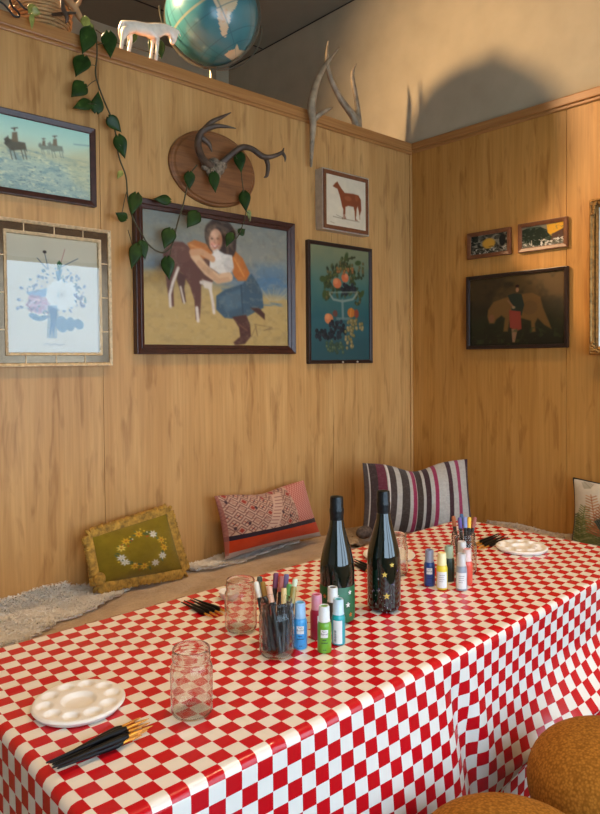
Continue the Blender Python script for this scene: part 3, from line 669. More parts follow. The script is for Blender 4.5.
def band(nrm, r, w, t, a0=0, a1=2 * PI, n_=96, parent=R0, name='meridian_ring', mat=M['brass'], c=(0, 0, gz), start=None):
    nrm = np.array(nrm, float); nrm /= np.linalg.norm(nrm); a = np.array(start if start is not None else [0, 0, 1.], float); a -= nrm * (a @ nrm); a /= np.linalg.norm(a); bb = np.cross(nrm, a)
    vs = []; fs = []; full = abs(a1 - a0 - 2 * PI) < 1e-6; m_ = n_ if full else n_ + 1
    for i in range(m_):
        q = a0 + (a1 - a0) * i / n_; d = a * math.cos(q) + bb * math.sin(q)
        for rr_, ww in ((r, -w), (r + t, -w), (r + t, w), (r, w)): vs.append(np.array(c) + d * rr_ + nrm * ww)
    for i in range(n_):
        j = (i + 1) % m_
        for k in range(4): fs.append((i * 4 + k, i * 4 + (k + 1) % 4, j * 4 + (k + 1) % 4, j * 4 + k))
    if not full: fs.append((0, 1, 2, 3)); fs.append(tuple(n_ * 4 + k for k in (3, 2, 1, 0)))
    b = MB(); b.add(vs, fs); return b.build(name, mat, parent, angle=30)
band(vdir + .30 * udir - .25 * rdir, GR + .004, .005, .011)
band(vdir + .55 * udir + .35 * rdir, GR + .027, .004, .006, PI * .5, PI * 1.5, 64, R0, 'cradle_arm', M['brass'], (0, 0, gz))
b = MB(); b.lathe([(.11, .0005), (.11, .012), (.09, .022), (.03, .03), (.018, .05), (.016, max(.06, gz - GR - .03)), (.022, max(.065, gz - GR - .024))], 40); b.build('stand', M['brass'], R0)

# white horse figurine (one continuous skin)
M['porcelain'] = plain('white_porcelain', (236, 226, 206), .22, spec=.6, var=.04, coat=.4)
def skin(name, nodes, edges_, mat, parent=None, sub=2, root=0):
    me = bpy.data.meshes.new(name); me.from_pydata([tuple(map(float, n_[:3])) for n_ in nodes], edges_, []); me.materials.append(mat)
    o = bpy.data.objects.new(name, me); COL.objects.link(o)
    if parent: o.parent = parent
    md = o.modifiers.new('skin', 'SKIN'); md.use_smooth_shade = True
    if not me.skin_vertices: me.skin_vertices.new(name='')
    for i, n_ in enumerate(nodes):
        me.skin_vertices[0].data[i].radius = (n_[3], n_[4] if len(n_) > 4 else n_[3]); me.skin_vertices[0].data[i].use_root = (i == root)
    s_ = o.modifiers.new('sub', 'SUBSURF'); s_.levels = sub; s_.render_levels = sub
    return o
HY = 2.425
def hp(u, v, r, dy=0, r2=None):
    q = at_y(u, v, HY + dy); return (q[0], q[1], q[2], r, r2 or r)
hoof = at_y(121, 44.5, HY)[2]
hn = [hp(141, 29.5, .027), hp(128, 25.5, .030), hp(122.5, 24.5, .016), hp(154, 30.5, .028), hp(161.5, 29, .025), hp(168.5, 29.5, .020), hp(175, 32.5, .0165), hp(174, 38.5, .0145), hp(171.5, 44.5, .0105),
      hp(124.5, 33, .016, -.016), hp(122.5, 39, .0075, -.018), hp(121, 45, .0065, -.018),
      hp(157, 38, .012, -.015), hp(157.3, 47, .0065, -.016), hp(155.7, 56, .0065, -.016),
      hp(129, 33, .015, .016), hp(131, 40, .0075, .018), hp(127.5, 46.5, .0065, .018),
      hp(153, 39, .011, .015), hp(152.5, 46, .0065, .016), hp(150, 54, .0065, .016),
      hp(119.8, 29, .008), hp(120.2, 36, .007), hp(121.0, 41, .003),
      hp(178.5, 31.0, .004, -.008), hp(180.5, 36.5, .002, -.008)]
for k in (11, 14, 17, 20): hn[k] = (hn[k][0], hn[k][1], TOPZ + .004, .007, .007)
he = [(0, 1), (1, 2), (0, 3), (3, 4), (4, 5), (5, 6), (6, 7), (7, 8), (1, 9), (9, 10), (10, 11), (3, 12), (12, 13), (13, 14), (1, 15), (15, 16), (16, 17), (3, 18), (18, 19), (19, 20), (2, 21), (21, 22), (22, 23), (6, 24), (24, 25)]
tag(skin('horse_figurine', hn, he, M['porcelain']), 'glossy white horse figurine with lowered head, standing on the ledge beside the globe', 'figurine')

# basket, driftwood, cable on the ledge
M['wicker'] = woodtrim('wicker', (150, 112, 66), (190, 150, 98), (60, 60, 200), .7)
M['black_rubber'] = plain('black_cable', (26, 24, 22), .5)
M['driftwood'] = woodtrim('driftwood', (150, 108, 66), (186, 142, 94), (20, 20, 20), .7)
bc = at_y(44, 6, 2.50)
R0 = thing('plant_basket', 'round wicker basket on the ledge, trailing vine growing out of it', 'basket', (bc[0], 2.53, TOPZ))
b = MB(); b.lathe([(.001, .004), (.075, .001), (.085, .02), (.10, .08), (.104, .12), (.098, .12), (.09, .10), (.001, .10)], 40, cap=False); b.build('basket_body', M['wicker'], R0, angle=60)
b = MB()
for k in range(9):
    z = .012 + k * .012; r = .082 + .018 * min(1, k / 5) + .004
    b.tube([((r + .002 * math.sin(a * 2 * PI / 40 * 10 + k * PI)) * math.cos(a * 2 * PI / 40), (r + .002 * math.sin(a * 2 * PI / 40 * 10 + k * PI)) * math.sin(a * 2 * PI / 40), z) for a in range(40)], .006, 6, True)
b.build('woven_coil', M['wicker'], R0, angle=80)
b = MB(); C = smoothcurve([at_y(*q) for q in ((60, -6, 2.40), (68, 0, 2.39), (75, 9, 2.385), (81, 19, 2.395), (90, 28, 2.43))], 6); b.tube(C, interp([.010, .013, .014, .011, .006], len(C)), 10)
C = smoothcurve([at_y(*q) for q in ((74, 8, 2.385), (79, 3, 2.37), (82, -6, 2.35))], 5); b.tube(C, interp([.009, .007, .004], len(C)), 8)
tag(b.build('driftwood_stick', M['driftwood'], angle=80), 'forked tan driftwood stick on the ledge beside the wicker basket', 'stick')
b = MB(); C = smoothcurve([at_y(*q) for q in ((-14, 2, 2.37), (0, 2, 2.365), (8, 9, 2.36), (14, 16, 2.36), (19, 16.5, 2.36), (18, 12, 2.365), (12, 6, 2.37), (10, -2, 2.38), (16, -1, 2.39), (24, 8, 2.395), (30, 10.5, 2.40))], 6); b.tube(C, .0035, 8)
tag(b.build('power_cable', M['black_rubber'], angle=80), 'looped black cable dangling from the ledge at top left corner', 'cable')
b = MB(); C = smoothcurve([at_y(*q) for q in ((52, 15, 2.42), (60, 14, 2.40), (68, 13, 2.37), (76, 13, 2.35))], 6); b.tube(C, interp([.005, .007, .007, .004], len(C)), 8)
C = smoothcurve([at_y(*q) for q in ((62, -2, 2.37), (63, 8, 2.365), (67, 18, 2.36), (66, 23, 2.36))], 6); b.tube(C, interp([.006, .009, .008, .003], len(C)), 8)
tag(b.build('dark_twig', M['antler'], angle=80), 'dark crossed twig lying against the driftwood stick on the ledge', 'twig')

# ------------------------------------------------------------------ pothos vine
t = NT('pothos_leaf'); n_ = t.noise(t.coords((1, 1, 1)), 30, 3); t.base(t.ramp(n_, [(.3, (24, 44, 14)), (.66, (42, 68, 22)), (.85, (88, 108, 46))])); t.set(Roughness=.4); t.b.inputs['Specular IOR Level'].default_value = .22; M['leaf'] = t.m
t = NT('pothos_pale_leaf'); n_ = t.noise(t.coords((1, 1, 1)), 40, 3); t.base(t.ramp(n_, [(.3, (110, 116, 44)), (.7, (170, 168, 84))])); t.set(Roughness=.4); M['leaf_pale'] = t.m
M['stem'] = plain('vine_stem', (66, 60, 34), .6)
R0 = thing('trailing_pothos', 'trailing pothos vine with heart-shaped leaves hanging down the wall over the pictures', 'plant', (bc[0], 2.53, TOPZ + .10))
r0 = np.array([bc[0], 2.53, TOPZ + .10])
def vp(u, v, y): return at_y(u, v, y) - r0
def stem(pts, r=.003):
    C = smoothcurve([vp(*q) for q in pts], 6); b = MB(); b.tube(C, r, 7); b.build('stem', M['stem'], R0, angle=80)
stem([(50, 6, 2.50), (66, 8, 2.46), (80, 14, 2.40), (90, 26, 2.37), (96, 38, 2.355), (97, 55, 2.36), (95.5, 72, 2.365), (98, 84, 2.365), (105, 103, 2.365), (112, 119, 2.365), (115.5, 133, 2.365), (117, 147, 2.365), (120, 160, 2.365), (126, 177, 2.36), (128, 200, 2.345), (132.5, 217, 2.34), (141, 232.5, 2.34), (148, 244, 2.34), (157, 251, 2.34), (165, 252, 2.34), (172.5, 244, 2.34), (177, 225, 2.34), (182.5, 207, 2.34), (186, 192, 2.34), (190, 175, 2.345), (197, 165, 2.345)])
stem([(232, 150, 2.33), (240, 165, 2.33), (242, 180, 2.335), (244, 195, 2.34), (246, 211, 2.34), (243, 224, 2.335), (237, 238, 2.335), (230, 240, 2.335)], .0022)
stem([(208, 160, 2.34), (211, 172, 2.335), (214, 182, 2.33)], .002)
stem([(246, 211, 2.34), (250, 215, 2.335), (249, 222, 2.335)], .0018)
for a, c in (((96, 66), (89, 66)), ((96, 80), (86, 88)), ((100, 106), (88, 104)), ((97, 45), (104, 44)), ((108, 110), (104, 100)), ((127, 190), (122, 213)), ((117, 145), (121, 146)), ((172, 244), (168, 268)), ((181, 213), (188, 216)), ((177, 226), (172, 236)), ((128, 230), (134, 252))):
    stem([(*a, 2.36 if a[1] < 180 else 2.34), ((a[0] + c[0]) / 2, (a[1] + c[1]) / 2 - 1, 2.35 if a[1] < 180 else 2.335), (*c, 2.345 if a[1] < 180 else 2.33)], .0015)
def leaf(u, v, w, h, tu, tv, y, mat='leaf', parent=R0, org=r0):
    """heart leaf: centre px, width and length px, direction of the tip, distance plane"""
    k = np.linalg.norm(at_y(u, v, y) - O) / FPX; W_, H_ = w * k * .92, h * k * 1.04
    c = at_y(u, v, y) - org; tip = at_y(u + tu, v + tv, y - rr.uniform(.0, .006)) - at_y(u, v, y); tip /= np.linalg.norm(tip)
    nrm = (O - at_y(u, v, y)); nrm /= np.linalg.norm(nrm); nrm = nrm + np.array([rr.uniform(-.25, .25), 0, rr.uniform(-.1, .35)]); nrm -= tip * (nrm @ tip); nrm /= np.linalg.norm(nrm); side = np.cross(nrm, tip)
    vs = []; fs = []; N, K = 12, 6
    for i in range(N + 1):
        s_ = i / N; hw = .5 * float(np.interp(s_, [0, .04, .12, .24, .36, .5, .64, .78, .9, 1], [.30, .62, .86, 1, .98, .82, .60, .35, .15, .0]))
        for j in range(-K, K + 1):
            q = j / K; back = (.16 * abs(q) ** .7 - .10 * max(0, abs(q) - .7) / .3) * (1 - s_) ** 3
            z = -.10 * W_ * q * q * 1.2 + .06 * W_ * abs(q) - .10 * H_ * (s_ - .3) ** 2
            vs.append(c + tip * H_ * (s_ - .5 - back * 1.0) + side * W_ * hw * q + nrm * z)
    m_ = 2 * K + 1
    for i in range(N):
        for j in range(2 * K): fs.append((i * m_ + j, i * m_ + j + 1, (i + 1) * m_ + j + 1, (i + 1) * m_ + j))
    b = MB(); b.add(vs, fs); o = b.build('leaf', M[mat], parent, angle=180)
    so = o.modifiers.new('thick', 'SOLIDIFY'); so.thickness = .0008
for q in ((87, 41, 17, 24, -4, 12, 2.352), (109.5, 45, 15, 22, 1, 12, 2.345), (80, 66, 17, 21, -5, 11, 2.35), (78, 90, 16, 18, -8, 8, 2.35), (97.5, 101, 13, 18, 1, -10, 2.35), (82, 105, 12, 19, -10, 3, 2.345), (115.5, 125, 13, 16, 6, 7, 2.345), (121.5, 147.5, 14, 20, 3, 10, 2.345), (134, 204, 15, 21, -2, 9, 2.325), (162, 199.5, 11, 17, -10, -1, 2.325), (121, 216, 11, 12, -7, -4, 2.34), (192.5, 220, 16, 19, -6, 9, 2.325), (167.5, 239, 16, 20, -3, 9, 2.325), (134.5, 257, 14, 24, -3, 12, 2.32), (143.5, 250.5, 12, 17, 2, 9, 2.328), (168, 269, 15, 21, 1, 11, 2.325), (189.5, 181, 12, 16, 0, 8, 2.33), (214.5, 182.5, 12, 19, 1, 10, 2.322), (240, 162.5, 13, 19, 1, 9, 2.32), (245, 202, 13, 19, 1, 9, 2.33), (242.5, 231, 9, 8, 4, -3, 2.335), (229, 240, 10, 15, -3, 8, 2.33)): leaf(*q)
for q in ((119.5, 175, 6, 9, -3, 5, 2.35), (249.5, 216, 5, 10, 1, 7, 2.335), (86, 24, 9, 12, 2, 8, 2.37), (91, 30, 8, 12, 3, 8, 2.365), (31, 9, 8, 10, -3, 5, 2.39), (32, 22, 5, 12, 0, 9, 2.36), (37, 12, 9, 7, 6, 2, 2.385)): leaf(*q, 'leaf_pale')
for q in ((131, 40, 8, 16, -6, 9, 2.47), (152, 47, 8, 14, -1, 9, 2.48), (161, 50, 9, 15, 1, 9, 2.48)): leaf(*q)
stem([(96, 30, 2.40), (115, 42, 2.47), (131, 47, 2.49), (152, 53, 2.49), (161, 57, 2.49)], .002)

# ------------------------------------------------------------------ bench with fleeces
SEAT = CAMZ - .855
t = NT('bench_plush'); v_ = t.coords((1, 1, 1)); n_ = t.noise(v_, 90, 5, .7); n3 = t.noise(v_, 9, 3)
t.base(t.mix(.5, t.ramp(n_, [(.3, (168, 138, 104)), (.7, (216, 188, 150))]), t.ramp(n3, [(.35, (166, 138, 106)), (.65, (214, 190, 156))]))); t.set(Roughness=.95); t.b.inputs['Sheen Weight'].default_value = .3; t.bump(n_, .7, .01); M['plush'] = t.m
M['bench_wood'] = M['trim']
R0 = thing('corner_bench', 'built-in corner bench with tan plush seat running along both wooden walls', 'bench', (WX - .30, WY - .30, 0))
ox, oy = WX - .30, WY - .30
b = MB(); b.box((-1.6 - ox, WY - .50 - oy, 0), (WX - .004 - ox, WY - .004 - oy, SEAT - .10)); b.box((WX - .50 - ox, -.4 - oy, 0), (WX - .004 - ox, WY - .50 - oy, SEAT - .10)); b.build('bench_base', M['bench_wood'], R0, smooth=False)
def lumpy(x0, x1, y0, y1, z, th, nx, ny, amp, name, mat, parent, org, seed):
    """soft seat cushion with an uneven pile"""
    cvv = Canvas(nx, ny, (0, 0, 0)); ns = cvv.noise((x1 - x0) * 12, (y1 - y0) * 12, seed) - .5; n2 = rng.random((ny, nx)) - .5
    X = np.linspace(x0, x1, nx)[None, :] + np.zeros((ny, 1)); Y = np.linspace(y0, y1, ny)[:, None] + np.zeros((1, nx))
    e = np.minimum(np.minimum(X - x0, x1 - X), np.minimum(Y - y0, y1 - Y)); rnd = .03
    Z = z - th * 0 + ns * amp + n2 * .004 - rnd * (1 - np.sqrt(np.clip(1 - (1 - np.clip(e / rnd, 0, 1)) ** 2, 0, 1)))
    top = np.stack([X - org[0], Y - org[1], Z - org[2]], -1); idx = np.arange(nx * ny).reshape(ny, nx)
    f = np.stack([idx[:-1, :-1], idx[:-1, 1:], idx[1:, 1:], idx[1:, :-1]], -1).reshape(-1, 4).tolist()
    per = list(idx[0, :]) + list(idx[1:, -1]) + list(idx[-1, -2::-1]) + list(idx[-2:0:-1, 0]); vs = top.reshape(-1, 3).tolist(); o_ = len(vs)
    for i in per: vs.append((vs[i][0], vs[i][1], z - th - org[2]))
    m_ = len(per)
    for i in range(m_): f.append((int(per[i]), o_ + i, o_ + (i + 1) % m_, int(per[(i + 1) % m_])))
    b = MB(); b.add(vs, f); return b.build(name, mat, parent, angle=70)
lumpy(-1.6, WX - .006, WY - .50, WY - .006, SEAT, .10, 300, 40, .012, 'seat_cushion', M['plush'], R0, (ox, oy, 0), 3)
lumpy(WX - .50, WX - .006, -.4, WY - .505, SEAT, .10, 40, 200, .012, 'seat_cushion', M['plush'], R0, (ox, oy, 0), 4)

# fleeces: an irregular hide with many tufts of wool
def wool(name, a, b_):
    t = NT(name); n_ = t.noise(t.coords((1, 1, 1)), 60, 3); t.base(t.ramp(n_, [(.3, a), (.7, b_)])); t.set(Roughness=.9); t.b.inputs['Sheen Weight'].default_value = .4; return t.m
M['wool_white'] = wool('white_wool', (224, 216, 204), (246, 242, 234)); M['wool_cream'] = wool('cream_wool', (176, 152, 120), (218, 196, 164))
def fleece(label, outline, mat, nt, seed, tl=.022):
    r = np.random.default_rng(seed); P_ = np.array(outline, float); c = P_.mean(0)[:2]
    z0 = SEAT + .003
    Rt = thing('sheepskin', label, 'sheepskin', (c[0], c[1], z0))
    def inside(x, y):
        ins = False; n_ = len(P_)
        for i in range(n_):
            x0, y0 = P_[i][:2]; x1, y1 = P_[(i + 1) % n_][:2]
            if (y0 > y) != (y1 > y) and x < (x1 - x0) * (y - y0) / (y1 - y0) + x0: ins = not ins
        return ins
    nx = 40; lo = P_.min(0)[:2]; hi = P_.max(0)[:2]; vs = []; fs = []; ids = {}
    b = MB(); st = max((hi - lo) / nx)
    def hgt(x, y):
        return z0 + .010 + .005 * math.sin(x * 23 + seed) * math.sin(y * 19) + .05 * max(0., (y - (WY - .09)) / .09) ** 2 * max(0., min(1., (1.15 - x) / .15)) + .03 * max(0., (x - (WX - .09)) / .09) ** 2 * (1 if hi[0] > WX - .12 else 0)
    x = lo[0]
    cells = []
    for i in range(int((hi[0] - lo[0]) / st) + 1):
        for j in range(int((hi[1] - lo[1]) / st) + 1):
            x, y = lo[0] + i * st, lo[1] + j * st
            if inside(x + st / 2, y + st / 2):
                q = []
                for a_, c_ in ((0, 0), (1, 0), (1, 1), (0, 1)):
                    k = (i + a_, j + c_)
                    if k not in ids: ids[k] = len(vs); xx, yy = lo[0] + k[0] * st, lo[1] + k[1] * st; vs.append((xx - c[0], yy - c[1], hgt(xx, yy) - z0))
                    q.append(ids[k])
                fs.append(q); cells.append((x, y))
    b.add(vs, fs); hide = b.build('hide', mat, Rt, angle=180); so = hide.modifiers.new('t', 'SOLIDIFY'); so.thickness = .006; so.offset = -1
    b = MB()
    for _ in range(nt):
        x, y = cells[r.integers(len(cells))]; x += r.random() * st; y += r.random() * st; z = hgt(x, y)
        a = r.random() * 2 * PI; L = tl * (.5 + .8 * r.random()); dx, dy = math.cos(a), math.sin(a)
        p0 = np.array([x, y, z - .002]); p1 = p0 + np.array([dx * .35 * L, dy * .35 * L, .38 * L]); p2 = p0 + np.array([dx * .9 * L, dy * .9 * L, (.40 + .12 * r.normal()) * L])
        p1[1] = min(p1[1], WY - .004); p2[1] = min(p2[1], WY - .004); p1[0] = min(p1[0], WX - .004); p2[0] = min(p2[0], WX - .004)
        w = .0020 + .002 * r.random(); sd = np.array([-dy, dx, 0]) * w; o3 = np.array([c[0], c[1], z0])
        b.add([p0 - sd - o3, p0 + sd - o3, p1 + sd * .8 - o3, p1 - sd * .8 - o3, p2 - o3], [(0, 1, 2, 3), (3, 2, 4)])
    o = b.build('wool_pile', mat, Rt, angle=180); o['kind'] = 'stuff'
fleece('white sheepskin spread on the bench left of the mustard cushion', [(.55, 2.10), (.72, 2.07), (.88, 2.16), (1.02, 2.19), (1.15, 2.26), (1.24, 2.33), (1.25, 2.394), (.9, 2.394), (.5, 2.394), (.45, 2.25)], M['wool_white'], 16000, 5)
fleece('white sheepskin bunched against the wall between mustard and red woven cushions', [(1.50, 2.33), (1.58, 2.28), (1.74, 2.285), (1.84, 2.31), (2.10, 2.35), (2.12, 2.394), (1.5, 2.394)], M['wool_white'], 8000, 6)
fleece('cream sheepskin on the corner bench below the striped cushion', [(2.25, 2.05), (2.4, 1.96), (2.62, 1.94), (2.72, 2.05), (2.62, 2.22), (2.42, 2.34), (2.2, 2.25)], M['wool_cream'], 9000, 7)
fleece('cream sheepskin along the right wall bench behind the far paint palette', [(2.60, 1.86), (2.66, 1.50), (2.75, 1.22), (3.005, 1.16), (3.005, 1.9), (2.85, 1.97)], M['wool_cream'], 12000, 8)


# ------------------------------------------------------------------ cushions
def cushion(name, label, TL, TR, BR, BL, th, cv, mat, back, sag=.0, extra=None, bow=.06, dip=0., grow=.0):
    TL, TR, BR, BL = [np.array(q, float) for q in (TL, TR, BR, BL)]
    c = (TL + TR + BR + BL) / 4; TL, TR, BR, BL = [c + (q - c) * (1 + grow) for q in (TL, TR, BR, BL)]; base = np.array([c[0], c[1], min(BR[2], BL[2])])
    R_ = thing(name, label, 'cushion', base)
    h, w = cv.h, cv.w; U = np.linspace(0, 1, w)[None, :] + np.zeros((h, 1)); V = np.linspace(0, 1, h)[:, None] + np.zeros((1, w))
    bu = bow * np.sin(PI * U) * (1 - 2 * V); bv = bow * np.sin(PI * V) * (1 - 2 * U)      # edges curve inwards between the corners
    Uc = U + bv * .6; Vc = V + bu * 1.0 + dip * np.exp(-((U - .47) / .2) ** 2) * (1 - V) ** 2
    Q = (TL * ((1 - Uc) * (1 - Vc))[..., None] + TR * (Uc * (1 - Vc))[..., None] + BR * (Uc * Vc)[..., None] + BL * ((1 - Uc) * Vc)[..., None])
    nrm = np.cross(TR - TL, BL - TL); nrm /= np.linalg.norm(nrm)
    if nrm @ (O - c) < 0: nrm = -nrm
    prof = (np.clip(np.sin(PI * U), 0, 1) ** .55 * np.clip(np.sin(PI * V), 0, 1) ** .55)
    ns = (cv.noise(5, 4, 77) - .5) * .12
    if sag: prof = prof * (1 - sag * np.exp(-((U - .47) / .10) ** 2) * (1 - V) ** .7)
    F = Q + nrm * (th * .55 * prof * (1 + ns))[..., None]; Bk = Q - nrm * (th * .45 * prof)[..., None]
    o = grid_mesh('cushion_front', F - base, cv.a, mat, R_)
    bc_ = np.zeros_like(cv.a); bc_[:] = back
    grid_mesh('cushion_back', Bk - base, bc_, mat, R_)
    return R_, base, Q, F, nrm, o

# mustard cushion with flower wreath
cv = Canvas(150, 120, (126, 106, 26)); cv.mottle(.10, 6, 5); n_ = cv.noise(30, 30, 2); cv.put((n_ - .55) * 2, (104, 86, 18), .5)
cx0, cy0, RX, RY = .52, .50, .34, .30
for k in range(46):
    a = k * 2 * PI / 46; x = cx0 + (RX / cv.asp + rr.uniform(-.06, .06)) * math.cos(a); y = cy0 + (RY + rr.uniform(-.06, .06)) * math.sin(a); cv.ell(x, y, .034, .012, rr.choice([(70, 96, 78), (58, 84, 60), (104, 96, 40)]), .9, rr.random() * 6)
for k in range(34):
    a = rr.random() * 2 * PI; x = cx0 + (RX / cv.asp + rr.uniform(-.07, .07)) * math.cos(a); y = cy0 + (RY + rr.uniform(-.08, .08)) * math.sin(a); cv.ell(x, y, .012, .012, rr.choice([(214, 176, 60), (170, 80, 40), (206, 196, 160)]))
fl = [(-90, 1), (-130, 1), (-155, 0), (170, 2), (150, 2), (120, 1), (95, 1), (65, 2), (35, 2), (8, 1), (-18, 1), (-50, 2)]
for a, kind in fl:
    a = math.radians(a); x = cx0 + RX / cv.asp * math.cos(a); y = cy0 + RY * math.sin(a); cc = [(226, 196, 92), (214, 164, 44), (214, 210, 206)][kind]
    for q in range(7): cv.ell(x + .035 * math.cos(q * .9) / cv.asp, y + .035 * math.sin(q * .9), .026, .012, cc, 1, q * .9)
    cv.ell(x, y, .016, .016, (160, 104, 30) if kind < 2 else (190, 184, 150))
yt, yb_ = WY - .075, WY - .115
TL, TR, BR, BL = at_y(88, 536, yt), at_y(167, 511, yt), at_y(184, 571, yb_), at_y(97, 586, yb_)
R0, base, Q, F, nrm, _ = cushion('mustard_cushion', 'mustard-green cushion with embroidered flower wreath and thick fringe', TL, TR, BR, BL, .10, cv, M['textile'], (118, 100, 26), bow=.02, grow=-.02)
M['fringe'] = plain('gold_fringe', (160, 124, 52), .9, var=.25, scale=60, bump=.5)
b = MB(); h_, w_ = cv.h, cv.w
per = [Q[0, i] for i in range(0, w_, 3)] + [Q[i, -1] for i in range(0, h_, 3)] + [Q[-1, i] for i in range(w_ - 1, 0, -3)] + [Q[i, 0] for i in range(h_ - 1, 0, -3)]
cen = Q.mean((0, 1))
for i, q in enumerate(per):
    d = q - cen; d /= np.linalg.norm(d); tdir = per[(i + 1) % len(per)] - per[i - 1]; tdir /= np.linalg.norm(tdir); out = np.cross(tdir, nrm); out = out if out @ d > 0 else -out
    for s_ in (0, 1):
        st_ = q + tdir * .004 * s_ - base; L = .022 + .008 * rr.random(); top = rr.uniform(-.2, .35)
        b.tube([st_ - out * .006 + nrm * .006, st_ + out * L * .5 + nrm * .010, st_ + out * L + nrm * (.004 + .004 * top), st_ + out * L * .5 - nrm * .006], .0046, 5)
b.build('fringe', M['fringe'], R0, angle=80)
b = MB(); q = Q[-1, 0] - base; b.ball(q + nrm * .018 + (0, 0, .022), (.022, .016, .024), 14, 10); b.build('corner_knot', M['fringe'], R0, angle=80)

# red woven cushion
cv = Canvas(240, 150, (186, 150, 128)); cv.mottle(.08, 40, 30)
red, dkk, cream = (148, 56, 44), (64, 44, 50), (206, 176, 152)
for i in range(-6, 16):
    for j in range(-4, 10):
        x, y = .08 + i * .095 + (j % 2) * .0475, .02 + j * .115
        if y > .66 or x < -.05 or x > .74: continue
        k = (i * 7 + j * 3) % 5
        cv.line([(x - .042, y), (x, y - .07), (x + .042, y), (x, y + .07), (x - .042, y)], .006, (96, 58, 54), .9)
        if k == 0: cv.poly([(x - .024, y), (x, y - .04), (x + .024, y), (x, y + .04)], red)
        elif k in (1, 3):
            for q in (-1, 0, 1): cv.line([(x - .02 + q * .01, y + q * .03 - .02), (x + .02 + q * .01, y + q * .03 + .0)], .004, (120, 66, 58), .8)
        else: cv.line([(x - .014, y - .02), (x + .014, y + .02)], .006, red); cv.line([(x + .014, y - .02), (x - .014, y + .02)], .006, dkk)
cv.poly([(.36, .62), (.47, .62), (.64, .06), (.53, .06)], (196, 160, 138))
for k in range(9): cv.line([(.385 + k * .02, .56 - k * .056), (.455 + k * .02, .58 - k * .056)], .006, (112, 66, 60), .9)
m_ = (cv.X > .72) & (cv.Y < .66)
chk = ((np.floor(cv.X * 60) + np.floor(cv.Y * 34)) % 2 == 0); cv.put(m_.astype(float), (176, 96, 84)); cv.put((m_ & chk).astype(float), (206, 150, 132), .8)
for x, y in ((.07, .12), (.2, .5), (.42, .08), (.55, .4), (.62, .5), (.08, .55), (.3, .25)): cv.ell(x, y, .02, .03, rr.choice([red, dkk]), .9)
cv.put(((cv.Y > .655) & (cv.Y < .725)).astype(float), (46, 34, 44)); cv.put(((cv.Y > .725)).astype(float), (186, 62, 26)); cv.put(((cv.Y > .73)) * (cv.noise(12, 6, 5) - .45) * 2, (160, 48, 20), .5); cv.put(((cv.Y > .915)).astype(float), (168, 150, 138)); cv.put((cv.X < .03).astype(float) * (cv.Y < .95), (150, 90, 78), .8)
yt, yb_ = WY - .07, WY - .115
TL, TR, BR, BL = at_y(218, 497.5, yt), at_y(301.5, 482.5, yt), at_y(318, 535, yb_), at_y(228, 557, yb_)
cushion('woven_cushion', 'oblong red woven cushion with geometric pattern and orange band', TL, TR, BR, BL, .15, cv, M['textile'], (150, 74, 58), bow=.04, dip=.06, grow=.07)

# striped cushion in the corner
cv = Canvas(220, 150, (176, 172, 166)); X_ = cv.X
for a, w_, c in ((.0, .035, (74, 66, 66)), (.045, .065, (60, 48, 48)), (.11, .075, (96, 44, 58)), (.195, .012, (206, 200, 196)), (.21, .055, (66, 56, 54)), (.31, .07, (64, 56, 52)), (.415, .035, (140, 46, 76)), (.455, .055, (62, 52, 48)), (.53, .045, (60, 42, 46)), (.615, .035, (142, 48, 80)), (.755, .045, (62, 40, 46)), (.855, .035, (146, 54, 86)), (.965, .035, (58, 36, 46))):
    cv.put(((X_ >= a) & (X_ < a + w_)).astype(float), c)
cv.put((cv.noise(90, 60, 3) - .5), (150, 146, 142), .5); cv.mottle(.07, 60, 60)
TL = at_y(364, 464, 2.20); TR = at_x(466, 460, 2.86); BR = at_x(472, 533, 2.72); BL = at_y(364, 534, 2.08)
for q in (BL, BR): q[2] = max(q[2], SEAT + .03)
R0, base, Q, F, nrm, _ = cushion('striped_cushion', 'grey cushion with maroon, pink and charcoal stripes propped in the wall corner', TL, TR, BR, BL, .16, cv, M['textile'], (120, 112, 108), .35, bow=.03, dip=.12, grow=.03)
M['tassel'] = plain('grey_tassel', (84, 74, 70), .95, var=.3, scale=90, bump=.5)
b = MB(); q = BL - base; b.ball(q + (-.02, -.02, .015), (.045, .03, .028), 14, 10); b.build('corner_tassel', M['tassel'], R0)

# botanical cushion
cv = Canvas(160, 150, (206, 194, 172)); cv.mottle(.04, 20, 20)
def frond(x0, y0, x1, y1, n_, L, c, w_=.008, c2=None):
    cv.line([(x0, y0), (x1, y1)], .004, c); dx, dy = x1 - x0, y1 - y0; l_ = math.hypot(dx, dy); dx /= l_; dy /= l_
    for k in range(n_):
        t_ = k / n_; x, y = x0 + (x1 - x0) * t_, y0 + (y1 - y0) * t_; q = L * (1 - .6 * t_)
        for s_ in (-1, 1): cv.line([(x, y), (x + (dx * .5 - dy * s_) * q, y + (dy * .5 + dx * s_) * q)], w_ * (1 - .4 * t_), c if (k + s_) % 3 else (c2 or c))
gcol = [(84, 92, 40), (112, 112, 54), (60, 74, 40), (134, 126, 70)]
for k in range(13): x = rr.uniform(.02, .98); frond(x, 1.0, x + rr.uniform(-.16, .16), rr.uniform(.45, .7), 14, .13, rr.choice(gcol), .009, rr.choice(gcol))
frond(.10, .95, .16, .38, 18, .13, (96, 104, 46), .009, (140, 134, 76)); frond(.32, .8, .22, .2, 14, .13, (164, 96, 54), .008, (190, 130, 84)); frond(.30, .8, .42, .22, 14, .12, (150, 86, 50), .008, (176, 104, 64)); frond(.5, .8, .62, .18, 14, .12, (156, 84, 46), .008)
